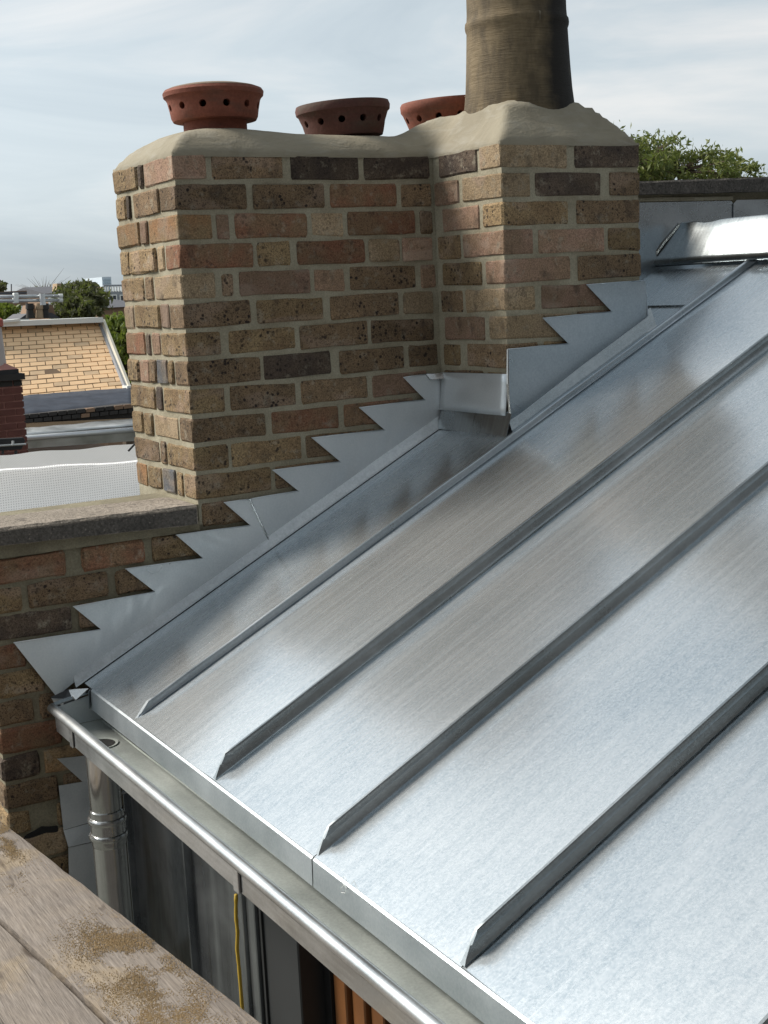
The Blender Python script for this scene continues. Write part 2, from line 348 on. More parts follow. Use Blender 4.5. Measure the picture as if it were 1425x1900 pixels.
def board():
    t = NT('scaffold_board'); v = t.map(); W_ = t.n('ShaderNodeNewGeometry').outputs['Position']
    g = t.noise(t.map((60, 3.0, 20)), 2.0, 6, 0.65, 0.35, rand=True); n = t.noise(v, 7, 5, 0.6, rand=True); f = t.noise(t.map((220, 10, 60)), 2, 3, 0.6, rand=True)
    c = t.mix(t.ramp(g, (0.22, 0.0), (0.78, 1.0)), (0.155, 0.13, 0.112), (0.275, 0.242, 0.212))
    c = t.mix(t.ramp(n, (0.4, 0.0), (0.7, 0.55)), c, (0.27, 0.225, 0.18))
    c = t.mix(t.ramp(t.noise(v, 5.5, 5, 0.6, 0.4), (0.54, 0.0), (0.66, 0.45)), c, (0.33, 0.25, 0.15))
    c = t.mix(t.ramp(t.noise(t.map((8, 2.2, 4)), 3, 4, 0.6, 0.6, rand=True), (0.62, 0.0), (0.74, 0.65)), c, (0.07, 0.055, 0.045))
    c = t.mix(0.4, c, t.ramp(f, (0.3, 0.15), (0.7, 0.85)), 'OVERLAY')
    ck = t.ramp(t.noise(t.map((95, 1.6, 1), (0, 0, 0.10)), 1.0, 3, 0.5), (0.68, 0.0), (0.74, 0.6))
    c = t.mix(ck, c, (0.035, 0.028, 0.022))
    kn = t.ramp(t.voronoi(t.map((9, 3.2, 1)), 1.0), (0.09, 0.8), (0.16, 0.0)); c = t.mix(kn, c, (0.06, 0.042, 0.03))
    g = t.math('SUBTRACT', g, t.math('MULTIPLY', ck, 1.2))
    t.set(color=c, rough=0.93, spec=0.2, normal=t.bump(t.math('ADD', t.math('MULTIPLY', g, 1.0), t.math('MULTIPLY', f, 0.5)), 0.5, 0.004))
board()
def net(name, ax2, dim):
    t = NT(name); v = t.map()
    def strand(axis):
        sx = t.n('ShaderNodeSeparateXYZ'); t.l(v, sx.inputs[0])
        w = t.math('PINGPONG', t.math('ADD', t.math('MULTIPLY', sx.outputs[axis], 1.0), t.math('MULTIPLY', t.noise(v, 3, 2), 0.012)), 0.0068)
        return t.ramp(t.math('MULTIPLY', w, 147.0), (0.42, 1.0), (0.62, 0.0))
    st = t.math('MAXIMUM', strand(0), strand(ax2))
    c = t.mix(st, t.mix(t.noise(v, 5, 4), tuple(x * dim for x in (0.62, 0.62, 0.63)), tuple(x * dim for x in (0.70, 0.70, 0.70))), (0.94, 0.94, 0.94))
    tr = t.n('ShaderNodeBsdfTranslucent'); t.l(c, tr.inputs[0]); ms = t.n('ShaderNodeMixShader'); ms.inputs[0].default_value = 0.75
    t.l(t.b.outputs[0], ms.inputs[1]); t.l(tr.outputs[0], ms.inputs[2]); t.l(ms.outputs[0], t.o.inputs[0])
    t.set(color=c, rough=0.45, normal=t.bump(t.math('ADD', st, t.math('MULTIPLY', t.noise(v, 4, 3), 6.0)), 0.4, 0.004))
net('scaffold_sheeting', 2, 1.0); net('sheeting_fold', 1, 1.2)
def leaf(name, c1, c2):
    t = NT(name); g = t.n('ShaderNodeNewGeometry')
    c = t.mix(g.outputs['Random Per Island'], c1, c2)
    t.set(color=c, rough=0.5, spec=0.35)
    tr = t.n('ShaderNodeBsdfTranslucent'); t.l(t.mix(0.5, c, (0.16, 0.22, 0.03)), tr.inputs[0])
    ms = t.n('ShaderNodeMixShader'); ms.inputs[0].default_value = 0.35
    t.l(t.b.outputs[0], ms.inputs[1]); t.l(tr.outputs[0], ms.inputs[2]); t.l(ms.outputs[0], t.o.inputs[0])
leaf('leaf_green', (0.08, 0.115, 0.03), (0.19, 0.20, 0.06))
leaf('leaf_olive', (0.055, 0.06, 0.028), (0.11, 0.105, 0.05))
leaf('leaf_bright', (0.08, 0.13, 0.02), (0.17, 0.19, 0.03))

# ------------------------------------------------------------------ chimney stack
CW, CP, CPW, CD = 0.7806, 0.3301, 0.4741, 0.444        # stack front width, pier depth, pier width, stack depth
G = 0.0748; XR = CW + CPW
def zt(k): return -G * k - 0.006                       # top of brick in course k (from 0)
def zb(k): return -G * (k + 1) + 0.006
def brick(a, b, code, parent, jit=0.0022, cham=0.0035):
    """a worn brick between two corners: chamfered section, edges that wander along its length"""
    a = Vector(a); b = Vector(b); c = (a + b) / 2; h = (b - a) / 2
    ax = 0 if h.x >= h.y else 1; o1 = 1 - ax
    n = 5 if h[ax] > 0.06 else 3
    ch = min(cham * rnd.uniform(0.8, 1.5), min(h) * 0.4)
    vs = []; fs = []; tl = rnd.uniform(-jit, jit) * 0.7; tw = rnd.uniform(-jit, jit) * 0.7
    def ring(t, inset):
        for (s1, s2, k) in ((-1,-1,0),(-1,-1,1),(-1,1,1),(-1,1,0),(1,1,0),(1,1,1),(1,-1,1),(1,-1,0)):
            p = Vector((0, 0, 0)); p[ax] = t * (h[ax] - (0 if inset < 1 else 0)) + rnd.uniform(-jit, jit) * 0.4
            j1, j2 = rnd.uniform(-jit, jit) * 0.55, rnd.uniform(-jit, jit) * 0.85
            q1, q2 = h[o1] - inset * ch, h[2] - inset * ch
            e1, e2 = (ch, 0) if k == 0 else (0, ch)
            p[o1] = s1 * (q1 - e1) + j1 + tw * t; p[2] = s2 * (q2 - e2) + j2 + tl * t
            vs.append(p)
    ring(-1, 1.0); ts = [-1 + ch / h[ax]] + [-1 + 2 * i / (n - 1) for i in range(1, n - 1)] + [1 - ch / h[ax]]
    for t in ts: ring(t, 0.0)
    ring(1, 1.0); m_ = len(ts) + 2
    for i in range(m_ - 1):
        for k in range(8): fs.append((i*8+k, i*8+(k+1) % 8, (i+1)*8+(k+1) % 8, (i+1)*8+k))
    fs += [tuple(range(8))[::-1], tuple(range((m_-1)*8, m_*8))]
    m = MB(); m.v = [p + c for p in vs]; m.f = fs
    return m.build('brick', BT.get(code, code), parent, origin=c)
chim = empty('chimney_stack', (0.3, 0.2, -0.9), 'tall stock-brick chimney stack with projecting right pier and mortar cap', 'chimney')
FRONT = [  # per course: spans across the front face in photo columns, with brick kind
 (307, [(320,383,'b'),(393,527,'b'),(540,666,'k'),(675,797,'k')]),
 (365, [(325,458,'b'),(470,603,'b'),(613,737,'r'),(745,801,'b')]),
 (420, [(330,394,'b'),(403,426,'p'),(437,571,'r'),(579,638,'c'),(646,771,'r'),(781,808,'b')]),
 (472, [(334,471,'r'),(478,541,'y'),(552,678,'r'),(686,742,'c'),(748,804,'p')]),
 (528, [(338,401,'y'),(412,436,'b'),(445,577,'p'),(583,641,'p'),(651,773,'b'),(782,809,'p')]),
 (582, [(344,466,'b'),(477,602,'y'),(614,741,'b'),(750,806,'c')]),
 (637, [(346,410,'y'),(425,551,'y'),(558,684,'b'),(690,808,'b')]),
 (690, [(350,485,'b'),(490,615,'k'),(632,752,'b'),(760,815,'b')]),
 (743, [(355,417,'c'),(428,551,'b'),(560,685,'b'),(693,795,'p')]),
 (795, [(360,495,'b'),(505,630,'r'),(640,770,'r')]),
 (848, [(362,425,'y'),(430,562,'y'),(570,700,'b')]),
 (903, [(370,505,'y'),(512,640,'b')]),
]
SIDE = [
 (330, [(208,253,'y'),(256,264,'k'),(267,318,'p')]),
 (378, [(211,232,'y'),(235,241,'k'),(247,294,'b'),(297,322,'p')]),
 (430, [(215,258,'o'),(261,273,'p'),(276,327,'o')]),
 (482, [(219,238,'y'),(240,289,'y'),(292,304,'c'),(307,333,'o')]),
 (534, [(225,266,'y'),(269,283,'b'),(286,337,'c')]),
 (585, [(228,247,'c'),(250,296,'y'),(298,312,'p'),(315,340,'c')]),
 (637, [(232,268,'r'),(270,278,'k'),(281,297,'p'),(299,344,'y')]),
 (690, [(237,258,'y'),(260,276,'p'),(278,290,'b'),(292,310,'g'),(313,322,'y'),(324,348,'c')]),
 (738, [(241,287,'y'),(290,300,'k'),(304,351,'y')]),
 (790, [(246,265,'y'),(268,283,'y'),(287,330,'c'),(332,358,'c')]),
 (842, [(250,295,'b'),(298,308,'b'),(311,361,'y')]),
 (892, [(253,273,'o'),(276,300,'y'),(303,325,'g'),(328,338,'y'),(341,365,'p')]),
]
PLEFT = [
 (300, [(813,884,'k'),(888,927,'c')]), (350, [(805,850,'p'),(857,929,'c')]), (408, [(820,888,'p'),(894,932,'o')]),
 (458, [(812,853,'y'),(858,932,'p')]), (510, [(820,893,'y'),(900,936,'p')]), (562, [(817,858,'b'),(863,939,'c')]),
 (612, [(826,898,'p'),(906,941,'c')]), (665, [(822,853,'y'),(866,942,'p')]), (715, [(824,896,'b'),(904,942,'y')]),
]
PFRONT = [
 (285, [(929,1053,'k'),(1066,1186,'k')]), (340, [(931,984,'b'),(993,1116,'k'),(1132,1187,'b')]), (395, [(933,1056,'y'),(1071,1186,'b')]),
 (447, [(934,990,'y'),(1000,1122,'p'),(1129,1189,'y')]), (500, [(936,1060,'p'),(1073,1190,'b')]), (555, [(938,994,'p'),(1006,1130,'p'),(1140,1191,'b')]),
 (610, [(942,1062,'b'),(1072,1192,'b')]), (660, [(942,1000,'b'),(1010,1130,'y'),(1140,1192,'b')]),
]
m = MB()
foot = [(0.004,0.004),(CW+0.004,0.004),(CW+0.004,-CP+0.004),(XR-0.004,-CP+0.004),(XR-0.004,CD-0.004),(0.004,CD-0.004)]
m.prism([(x, y, -0.96) for x, y in foot], (0, 0, 0.955)); m.build('mortar_core', 'mortar', chim)
BDEP = 0.095
for k in range(12):
    v, fr = FRONT[k]; vsd, sd = SIDE[k]
    zz0, zz1 = zb(k), zt(k)
    fx = [(PY(a, v, 0).x, PY(b, v, 0).x, c) for a, b, c in fr]
    sy = [(PX(b, vsd, 0).y, PX(a, vsd, 0).y, c) for a, b, c in sd]
    # corner brick runs round both faces
    f0 = fx[0]; s0 = sy[-1]
    brick((0.0, 0.0, zz0), (f0[1], max(0.03, s0[1]), zz1), f0[2] if k % 2 else s0[2], chim)
    for a, b, c in fx[1:]:
        j = rnd.uniform(-0.0025, 0.0015); brick((a, j, zz0), (min(b, CW - 0.004), BDEP, zz1), c, chim)
    for i, (a, b, c) in enumerate(sy[:-1]):
        if i == 0: b = CD
        j = rnd.uniform(-0.004, 0.001); brick((j, max(a, s0[1] + 0.009), zz0), (0.09, b, zz1), c, chim)
for k in range(9):
    v, pl = PLEFT[k]; ly = [(PX(b, v, CW).y, PX(a, v, CW).y, c) for a, b, c in pl]
    zz0, zz1 = zb(k), zt(k)
    a, b, c = ly[-1]
    if k < 8:
        vf, pf = PFRONT[k]; px_ = [(PY(p, vf, -CP).x, PY(q, vf, -CP).x, cc) for p, q, cc in pf]
        brick((CW, -CP, zz0), (px_[0][1], b, zz1), c if k in (0,1,3,5,6) else px_[0][2], chim)
        for i, (p, q, cc) in enumerate(px_[1:]):
            if i == len(px_) - 2: q = XR
            j = rnd.uniform(-0.0025, 0.0015); brick((p, -CP + j, zz0), (q, -CP + BDEP, zz1), cc, chim)
    else: brick((CW, -CP, zz0), (CW + 0.09, b, zz1), c, chim)
    for p, q, cc in ly[:-1]:
        j = rnd.uniform(-0.003, 0.001); brick((CW + j, p, zz0), (CW + BDEP, min(q, -0.006), zz1), cc, chim)
    # far side of the stack, seen only on stepping round it
    y0 = -CP + BDEP + 0.01 + (0.0 if k % 2 else 0.11)
    if k % 2 == 0: brick((XR - 0.09, -CP + BDEP + 0.01, zz0), (XR, y0 - 0.01, zz1), 'b', chim)
    while y0 < CD - 0.03:
        y1 = min(y0 + 0.215, CD); brick((XR - 0.09, y0, zz0), (XR, y1, zz1), rnd.choice('ybbrp'), chim); y0 = y1 + 0.01
# mortar cap (flaunching)
def ss(a, b, x): t = max(0, min(1, (x - a) / (b - a))); return t * t * (3 - 2 * t)
def cap_h(x, y):
    if y < -1e-6: d = min(x - CW, XR - x, y + CP)
    elif x < CW: d = min(x, CD - y, y)
    else: d = min(XR - x, CD - y, y + CP, math.hypot(x - CW, y))
    d = max(0.0, d)
    hm = 0.060 * (1 - (1 - min(d / 0.10, 1)) ** 2.2) + 0.026 * math.exp(-(((x - 0.22) / 0.17) ** 2 + ((y - 0.22) / 0.17) ** 2)) * min(1, d / 0.12)
    hp = 0.113 * min(1, d / 0.098) ** 0.92
    w = ss(0.70, 0.86, x) * ss(0.24, 0.06, y)
    h = hm * (1 - w) + hp * w
    h += 0.010 * ss(0.19, 0.155, math.hypot(x - 1.016, y + 0.1)) * min(1, d / 0.06)
    return h + min(1, d / 0.03) * 0.0022 * (mnoise.noise(Vector((x * 9, y * 9, 3.1))) + 0.6 * mnoise.noise(Vector((x * 23, y * 23, 7.7))))
def lin(a, b, n): return [a + (b - a) * i / n for i in range(n + 1)]
gx = sorted(set([round(q, 5) for q in lin(0, 0.08, 6) + lin(0.08, CW - 0.06, 26) + lin(CW - 0.06, CW, 4) + lin(CW, CW + 0.09, 6) + lin(CW + 0.09, XR - 0.09, 10) + lin(XR - 0.09, XR, 6)]))
gy = sorted(set([round(q, 5) for q in lin(-CP, -CP + 0.09, 7) + lin(-CP + 0.09, 0, 10) + lin(0, 0.1, 8) + lin(0.1, CD - 0.1, 8) + lin(CD - 0.1, CD, 5)]))
m = MB(); ids = {}
def vid(i, j):
    if (i, j) not in ids:
        x, y = gx[i], gy[j]; z = cap_h(x, y)
        ids[(i, j)] = len(m.v); m.v.append(Vector((x, y, z - 0.001)))
    return ids[(i, j)]
cells = {}
for i in range(len(gx) - 1):
    for j in range(len(gy) - 1):
        if gy[j] < -1e-6 and gx[i] < CW - 1e-6: continue
        m.f.append((vid(i, j), vid(i+1, j), vid(i+1, j+1), vid(i, j+1)))
edge = {}
for f_ in m.f:
    for q in range(4):
        k2 = (f_[q], f_[(q+1) % 4]); edge[k2] = 1
low = {}
for (p, q) in [k2 for k2 in edge if (k2[1], k2[0]) not in edge]:
    for w_ in (p, q):
        if w_ not in low: low[w_] = len(m.v); m.v.append(m.v[w_] - Vector((0, 0, 0.010)))
    m.f.append((q, p, low[p], low[q]))
m.build('flaunching', 'flaunching', chim, smooth='all')

# ------------------------------------------------------------------ chimney pots
def vent_pot(name, x, y, z, prof_out, th, hole_z, hole_r, rot0, tilt, mat, label, lid=None, neck=None):
    t = empty(name, (x, y, z), label, 'chimney pot', 'terracotta vent cowls on the chimney')
    n = 48
    prof = prof_out + [(max(r - th, 0.002), zz) for r, zz in reversed(prof_out)]
    mb = MB(); mb.lathe(prof, n, (0, 0, 0), closed=True)
    me = bpy.data.meshes.new('cowl'); me.from_pydata(mb.v, [], mb.f); me.update()
    bm = bmesh.new(); bm.from_mesh(me); bmesh.ops.recalc_face_normals(bm, faces=bm.faces); bm.to_mesh(me); bm.free()
    o = bpy.data.objects.new('cowl', me); COL.objects.link(o); me.materials.append(MAT[mat])
    cu = MB()
    for k in range(12):
        a = rot0 + math.radians(30) * k; d = Vector((math.cos(a), math.sin(a), 0))
        cu.tube([d * 0.06 + Vector((0, 0, hole_z)), d * 0.22 + Vector((0, 0, hole_z))], hole_r, 14)
    cme = bpy.data.meshes.new('cut'); cme.from_pydata(cu.v, [], cu.f)
    bm = bmesh.new(); bm.from_mesh(cme); bmesh.ops.recalc_face_normals(bm, faces=bm.faces); bm.to_mesh(cme); bm.free()
    co = bpy.data.objects.new('cut', cme); COL.objects.link(co)
    md = o.modifiers.new('b', 'BOOLEAN'); md.object = co; md.operation = 'DIFFERENCE'; md.solver = 'EXACT'
    dg = bpy.context.evaluated_depsgraph_get(); new = bpy.data.meshes.new_from_object(o.evaluated_get(dg))
    o.modifiers.clear(); o.data = new; bpy.data.objects.remove(co)
    for p in new.polygons: p.use_smooth = True
    new.set_sharp_from_angle(angle=math.radians(38))
    o.parent = t
    if lid: MB().lathe(lid, n).build('lid', 'pot_lid', t).parent = t
    if lid:
        c = t.children[-1]; c.location = c.location + Vector(t.location); 
        for p in c.data.polygons: p.use_smooth = True
    if neck:
        c = MB().lathe(neck, n).build('neck', mat, t, smooth=True); c.location = c.location + Vector(t.location)
    t.rotation_euler = (tilt[0], tilt[1], 0)
    return t
vent_pot('vent_cowl', 0.222, 0.22, 0.089,
  [(0.0991,0.0148),(0.1133,0.0172),(0.1181,0.0262),(0.1212,0.0451),(0.1266,0.0697),(0.1310,0.0771),(0.1358,0.0812),(0.1376,0.0918),(0.1328,0.0992)], 0.020, 0.0517, 0.0098, math.radians(-68), (0, 0), 'terracotta',
  'round terracotta vent cowl with domed lid on a neck, leftmost on the chimney',
  lid=[(0.1239,0.0918),(0.1328,0.0988),(0.1195,0.1045),(0.0929,0.1103),(0.0531,0.1140),(0.0106,0.1152)], neck=[(0.0867,-0.0246),(0.0867,0.0213)])
vent_pot('vent_cowl', 0.628, 0.22, 0.066,
  [(0.0862,0.0000),(0.1091,0.0028),(0.1126,0.0130),(0.1197,0.0418),(0.1294,0.0670),(0.1355,0.0725),(0.1373,0.0856),(0.1338,0.0958)], 0.020, 0.0437, 0.0098, math.radians(-62), (-0.01, -0.045), 'terracotta_dark',
  'dark stained terracotta vent cowl with flat lid, middle of the three cowls',
  lid=[(0.1232,0.0884),(0.1320,0.0953),(0.0968,0.0981),(0.0106,0.0995)])
vent_pot('vent_cowl', 0.995, 0.235, 0.088,
  [(0.0862,0.0000),(0.1091,0.0029),(0.1144,0.0133),(0.1232,0.0380),(0.1329,0.0627),(0.1382,0.0703),(0.1390,0.0874),(0.1346,0.0950)], 0.020, 0.0437, 0.0098, math.radians(-75), (0.0, -0.05), 'terracotta',
  'terracotta vent cowl half hidden behind the tall buff chimney pot',
  lid=[(0.1232,0.0874),(0.1320,0.0945),(0.0968,0.0974),(0.0106,0.0988)])
tp = empty('tall_chimney_pot', (1.016, -0.1, 0.075), 'tall tapering buff clay chimney pot streaked with soot on the pier', 'chimney pot')
pot = MB().lathe([(0.160,-0.01),(0.157,0.03),(0.154,0.055),(0.150,0.09),(0.146,0.15),(0.1425,0.22),(0.1412,0.250),(0.1445,0.258),(0.1455,0.266),(0.1445,0.275),(0.1402,0.281),(0.1388,0.30),(0.137,0.45),(0.135,0.75),(0.134,0.86),(0.146,0.875),(0.150,0.91),(0.140,0.935),(0.108,0.935),(0.108,0.80),(0.012,0.80)], 56, tp.location)
pot.build('pot_shaft', 'buff_pot', tp, smooth=True, origin=(1.016, -0.1, 0.35))
# ------------------------------------------------------------------ party wall below and left of the stack
XL = -0.572
pw = empty('party_wall', (-0.28, 0.1, -2.2), 'stock-brick party wall under the concrete coping at left of the chimney', 'wall')
MB().box((XL + 0.006, 0.006, -2.4), (XR - 0.01, 0.30, -0.905)).build('mortar_core', 'mortar_dark', pw)
WALL = [  # photo row, spans
 (955, [(374,462,'b'),(470,560,'b')], 12), (1040, [(-40,122,'r'),(152,270,'r'),(285,420,'y')], 13), (1090, [(-30,42,'y'),(52,202,'b'),(216,330,'b')], 14),
 (1150, [(-40,136,'k'),(148,280,'b')], 15), (1225, [(-60,52,'r'),(66,200,'b')], 16), (1275, [(-30,86,'y'),(98,220,'b')], 17),
 (1330, [(-30,66,'b'),(76,200,'b')], 18), (1385, [(14,118,'r'),(130,240,'b')], 19), (1440, [(2,78,'k'),(86,215,'o')], 20), (1495, [(13,112,'b'),(122,240,'b')], 21),
 (1548, [(16,60,'y'),(110,200,'y')], 22), (1600, [(20,130,'c'),(140,240,'b')], 23), (1660, [(20,90,'b'),(100,240,'y')], 24), (1710, [(20,130,'b'),(140,240,'b')], 25)]
for v, sp, k in WALL:
    z0 = -G * (k + 1) + 0.006 + (k - 12) * 0.0028; z1 = -G * k - 0.006 + (k - 12) * 0.0028
    for i, (a, b, c) in enumerate(sp):
        xa, xb = PY(a, v, 0).x, PY(b, v, 0).x
        if xa < XL + 0.03: xa = XL
        if k == 12 and xa < 0.0: xa = 0.004
        j = rnd.uniform(-0.004, 0.002)
        brick((xa, j, z0), (xb, BDEP, z1), c, pw, 0.003, 0.005)
    if k > 12:   # end of the wall
        brick((XL, BDEP + 0.01, z0), (XL + 0.09, 0.295, z1), rnd.choice('obyp'), pw, 0.003, 0.005)
p = PY(80, 1556, 0.0); m = MB(); hr = random.Random(2)
ring_ = [Vector((p.x + 0.052 * math.cos(q) * (0.8 + 0.35 * hr.random()), 0, p.z + 0.030 * math.sin(q) * (0.8 + 0.4 * hr.random()))) for q in [2 * math.pi * k / 16 for k in range(16)]]
m.prism([q + Vector((0, -0.0015, 0)) for q in ring_], (0, 0.02, 0)); m.build('hole_shade_patch', 'dark_room', pw)  # dark patch painted on for the shade inside a hole in the brickwork
cop = empty('wall_coping', (-0.3, 0.1, -0.96), 'weathered concrete coping slab on the low brick wall beside the chimney', 'coping')
a, b, c, d = PY(0, 980, -0.025), PY(330, 941, -0.025), PY(0, 1013, -0.025), PY(330, 977, -0.025)
def lx(p, q, x): return p.z + (q.z - p.z) * (x - p.x) / (q.x - p.x)
yb = PZ(100, 944, a.z).y
def slab(x0, x1, nm, mat, parent, yf, ybk, top, bot, seed, nn=26):
    mb = MB(); n1 = nn; prof = 8
    for i in range(n1 + 1):
        x = x0 + (x1 - x0) * i / n1; zt_, zb_ = top(x), bot(x)
        def w(k, a=0.0025): return a * mnoise.noise(Vector((x * 28, k * 3.3, seed)))
        ring = [(x, yf + w(1), zb_ + w(2)), (x, yf + w(3), zt_ - 0.006 + w(4)), (x, yf + 0.006 + w(5), zt_ + w(6)), (x, yf + 0.08, zt_ + w(7, .0015)), (x, ybk - 0.005, zt_ + w(8)), (x, ybk, zt_ - 0.006), (x, ybk, zb_), (x, yf + 0.04, zb_)]
        mb.v += [Vector(p) for p in ring]
    for i in range(n1):
        for k in range(prof): mb.f.append((i*prof+k, i*prof+(k+1) % prof, (i+1)*prof+(k+1) % prof, (i+1)*prof+k))
    mb.f += [tuple(range(prof)), tuple(range(n1*prof, n1*prof+prof))[::-1]]
    return mb.build(nm, mat, parent)
top = lambda x: lx(a, b, x); bot = lambda x: lx(c, d, x)
slab(-0.66, -0.012, 'coping_slab', 'coping_stone', cop, -0.025, yb, top, bot, 1.0)
# dark front face of the slab and the mortar bed under it
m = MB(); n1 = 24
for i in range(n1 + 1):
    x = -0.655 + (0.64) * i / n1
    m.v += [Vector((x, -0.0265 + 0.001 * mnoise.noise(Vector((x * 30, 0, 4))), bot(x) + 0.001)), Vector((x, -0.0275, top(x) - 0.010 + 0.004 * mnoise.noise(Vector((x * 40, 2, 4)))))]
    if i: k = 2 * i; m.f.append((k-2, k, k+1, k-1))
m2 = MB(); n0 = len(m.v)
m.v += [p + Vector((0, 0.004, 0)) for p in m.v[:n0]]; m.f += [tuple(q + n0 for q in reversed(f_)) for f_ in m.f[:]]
m.build('dark_face', 'coping_dark', cop)
MB().hexa([(XL, -0.004, -0.9735), (0.0, -0.004, -0.9735), (0.0, 0.2, -0.9735), (XL, 0.2, -0.9735), (XL, -0.006, bot(XL) + 0.003), (0.0, -0.006, bot(0) + 0.003), (0.0, 0.2, bot(0) + 0.003), (XL, 0.2, bot(XL) + 0.003)]).build('bed_joint', 'mortar_dark', cop)

# ------------------------------------------------------------------ parapet wall beyond the stack
par = empty('parapet_wall', (1.9, 0.1, -0.6), 'raised parapet wall with dark stone coping at right of the chimney', 'wall')
p1, p2, p3, p4 = PY(1190, 336, -0.02), PY(1425, 328, -0.02), PY(1190, 361, -0.02), PY(1425, 355, -0.02)
ptop = lambda x: lx(p1, p2, x); pbot = lambda x: lx(p3, p4, x)
slab(XR - 0.05, 3.6, 'coping_slab', 'coping_dark', par, -0.02, 0.30, ptop, pbot, 4.0, 60)
MB().hexa([(XR - 0.05, 0.004, -1.2), (3.6, 0.004, -1.2), (3.6, 0.27, -1.2), (XR - 0.05, 0.27, -1.2), (XR - 0.05, 0.004, pbot(XR) + 0.002), (3.6, 0.004, pbot(3.6) + 0.002), (3.6, 0.27, pbot(3.6) + 0.002), (XR - 0.05, 0.27, pbot(XR) + 0.002)]).build('render_band', 'mortar_dark', par)
def sheet(pts, d, name, mat, parent, bevel=0): return MB().prism(pts, d).build(name, mat, parent, bevel=bevel)
zc = lambda x: lx(PY(1190, 376, -0.004), PY(1425, 371, -0.004), x)
cf = empty('cover_flashing', (1.6, -0.01, -0.4), 'grey metal cover flashing under the dark parapet coping, end near the chimney', 'flashing', 'cover flashings along the parapet')
xj = PY(1362, 400, -0.006).x; xj2 = PY(1355, 430, -0.006).x
sheet([(XR, -0.004, zc(XR)), (xj - 0.012, -0.004, zc(xj)), (xj, -0.004, zc(xj) - 0.010), (xj2, -0.012, -0.26), (xj2 - 0.02, -0.016, -0.46), (XR, -0.016, -0.62)], (0, 0.0016, 0), 'flashing_sheet', 'flashing_blue', cf)
sheet([(XR, -0.002, zc(XR) + 0.004), (xj, -0.002, zc(xj) + 0.002), (xj, 0.003, zc(xj) + 0.002), (XR, 0.003, zc(XR) + 0.004)], (0, 0, 0.012), 'pointing', 'mortar', cf)
cf2 = empty('cover_flashing', (2.4, -0.01, -0.3), 'grey metal cover flashing under the parapet coping, lapped piece at the right edge', 'flashing', 'cover flashings along the parapet')
sheet([(xj + 0.012, -0.0075, zc(xj) + 0.002), (3.4, -0.0075, zc(3.4)), (3.4, -0.016, -0.42), (xj2 - 0.012, -0.0175, -0.40), (xj2 + 0.004, -0.015, -0.26), (xj - 0.004, -0.0085, zc(xj) - 0.010)], (0, 0.0016, 0), 'flashing_sheet', 'flashing_blue', cf2)

# ------------------------------------------------------------------ standing seam roof
EX, RX = -0.363, 1.64                                  # eaves and ridge in plan
def ex(y): return -0.354 + 0.0135 * y            # the eaves run slightly out of square
SEAMS = [-0.405, -0.868, -1.318, -1.775, -2.235]
roof = empty('metal_roof', (0.4, -1.2, -1.35), 'sloping standing-seam grey metal roof in front of the chimney', 'roof')
edges = [-0.012] + SEAMS + [-2.70]
for i in range(len(edges) - 1):
    y0, y1 = edges[i], edges[i + 1]; nx, ny = 34, 10
    m = MB(); r1 = rnd.uniform(-1, 1); tl = (0.002, -0.005, 0.004, -0.002, 0.005, 0.0)[i]; amp = 0.0013
    for a_ in range(nx + 1):
        for b_ in range(ny + 1):
            y = y0 + (y1 - y0) * b_ / ny; xe0 = ex(y); x = xe0 + (RX - xe0) * a_ / nx
            t_ = b_ / ny; pan = math.sin(math.pi * t_)
            w_ = pan * (amp * mnoise.noise(Vector((x * 1.3, y * 2.2, r1 * 9))) + 0.0016 * math.sin(x * 2.2 + i * 1.9) + 0.0012) + tl * (t_ - 0.5)
            m.v.append(Vector((x, y, roofz(x))) + RN * w_)
    for a_ in range(nx):
        for b_ in range(ny): m.f.append((a_*(ny+1)+b_, (a_+1)*(ny+1)+b_, (a_+1)*(ny+1)+b_+1, a_*(ny+1)+b_+1))
    m.build('roof_panel', 'roof_zinc', roof, smooth='all')
def seam(y, h, w, low=False, xend=RX, seed=0):
    """double-lock seam: web with a folded bead on the near side and a slanted nose at the eaves"""
    sec = [(0.006, 0.0), (0.0035, 0.004), (0.0030, h - 0.002), (0.0016, h), (-w + 0.002, h), (-w, h - 0.003), (-w, h - 0.0125), (-w + 0.003, h - 0.014), (-w + 0.0045, h - 0.012), (-0.0042, 0.005), (-0.007, 0.0)]
    m = MB(); n = 40; k = len(sec)
    for i in range(n + 1):
        t_ = i / n; x = ex(y) + 0.004 + (xend - ex(y) - 0.004) * (t_ ** 1.15)
        wob = (0.0028 if low else 0.0011) * mnoise.noise(Vector((x * 5, y * 3, seed))); wz = (0.0025 if low else 0.0008) * mnoise.noise(Vector((x * 7, 2, seed)))
        for yy, hh in sec:
            sl_ = 0.034 * (hh / h) * max(0, 1 - i / 1.0) if i == 0 else 0
            q = hh + (wz * hh / h)
            xx = x + (0.040 * hh / h if i == 0 else (0.028 * hh / h if i == 1 else 0))
            m.v.append(Vector((xx, y + yy + wob * hh / h, roofz(xx))) + RN * (q + 0.0006))
    for i in range(n):
        for j in range(k): m.f.append((i*k+j, i*k+(j+1) % k, (i+1)*k+(j+1) % k, (i+1)*k+j))
    m.f += [tuple(range(k)), tuple(range(n*k, n*k+k))[::-1]]
    return m.build('standing_seam', 'flashing_blue' if low else 'darkened_zinc', roof, smooth=True)
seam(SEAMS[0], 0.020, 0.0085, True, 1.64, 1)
for i, y in enumerate(SEAMS[1:]): seam(y, 0.0305, 0.0052, False, RX, i + 3)
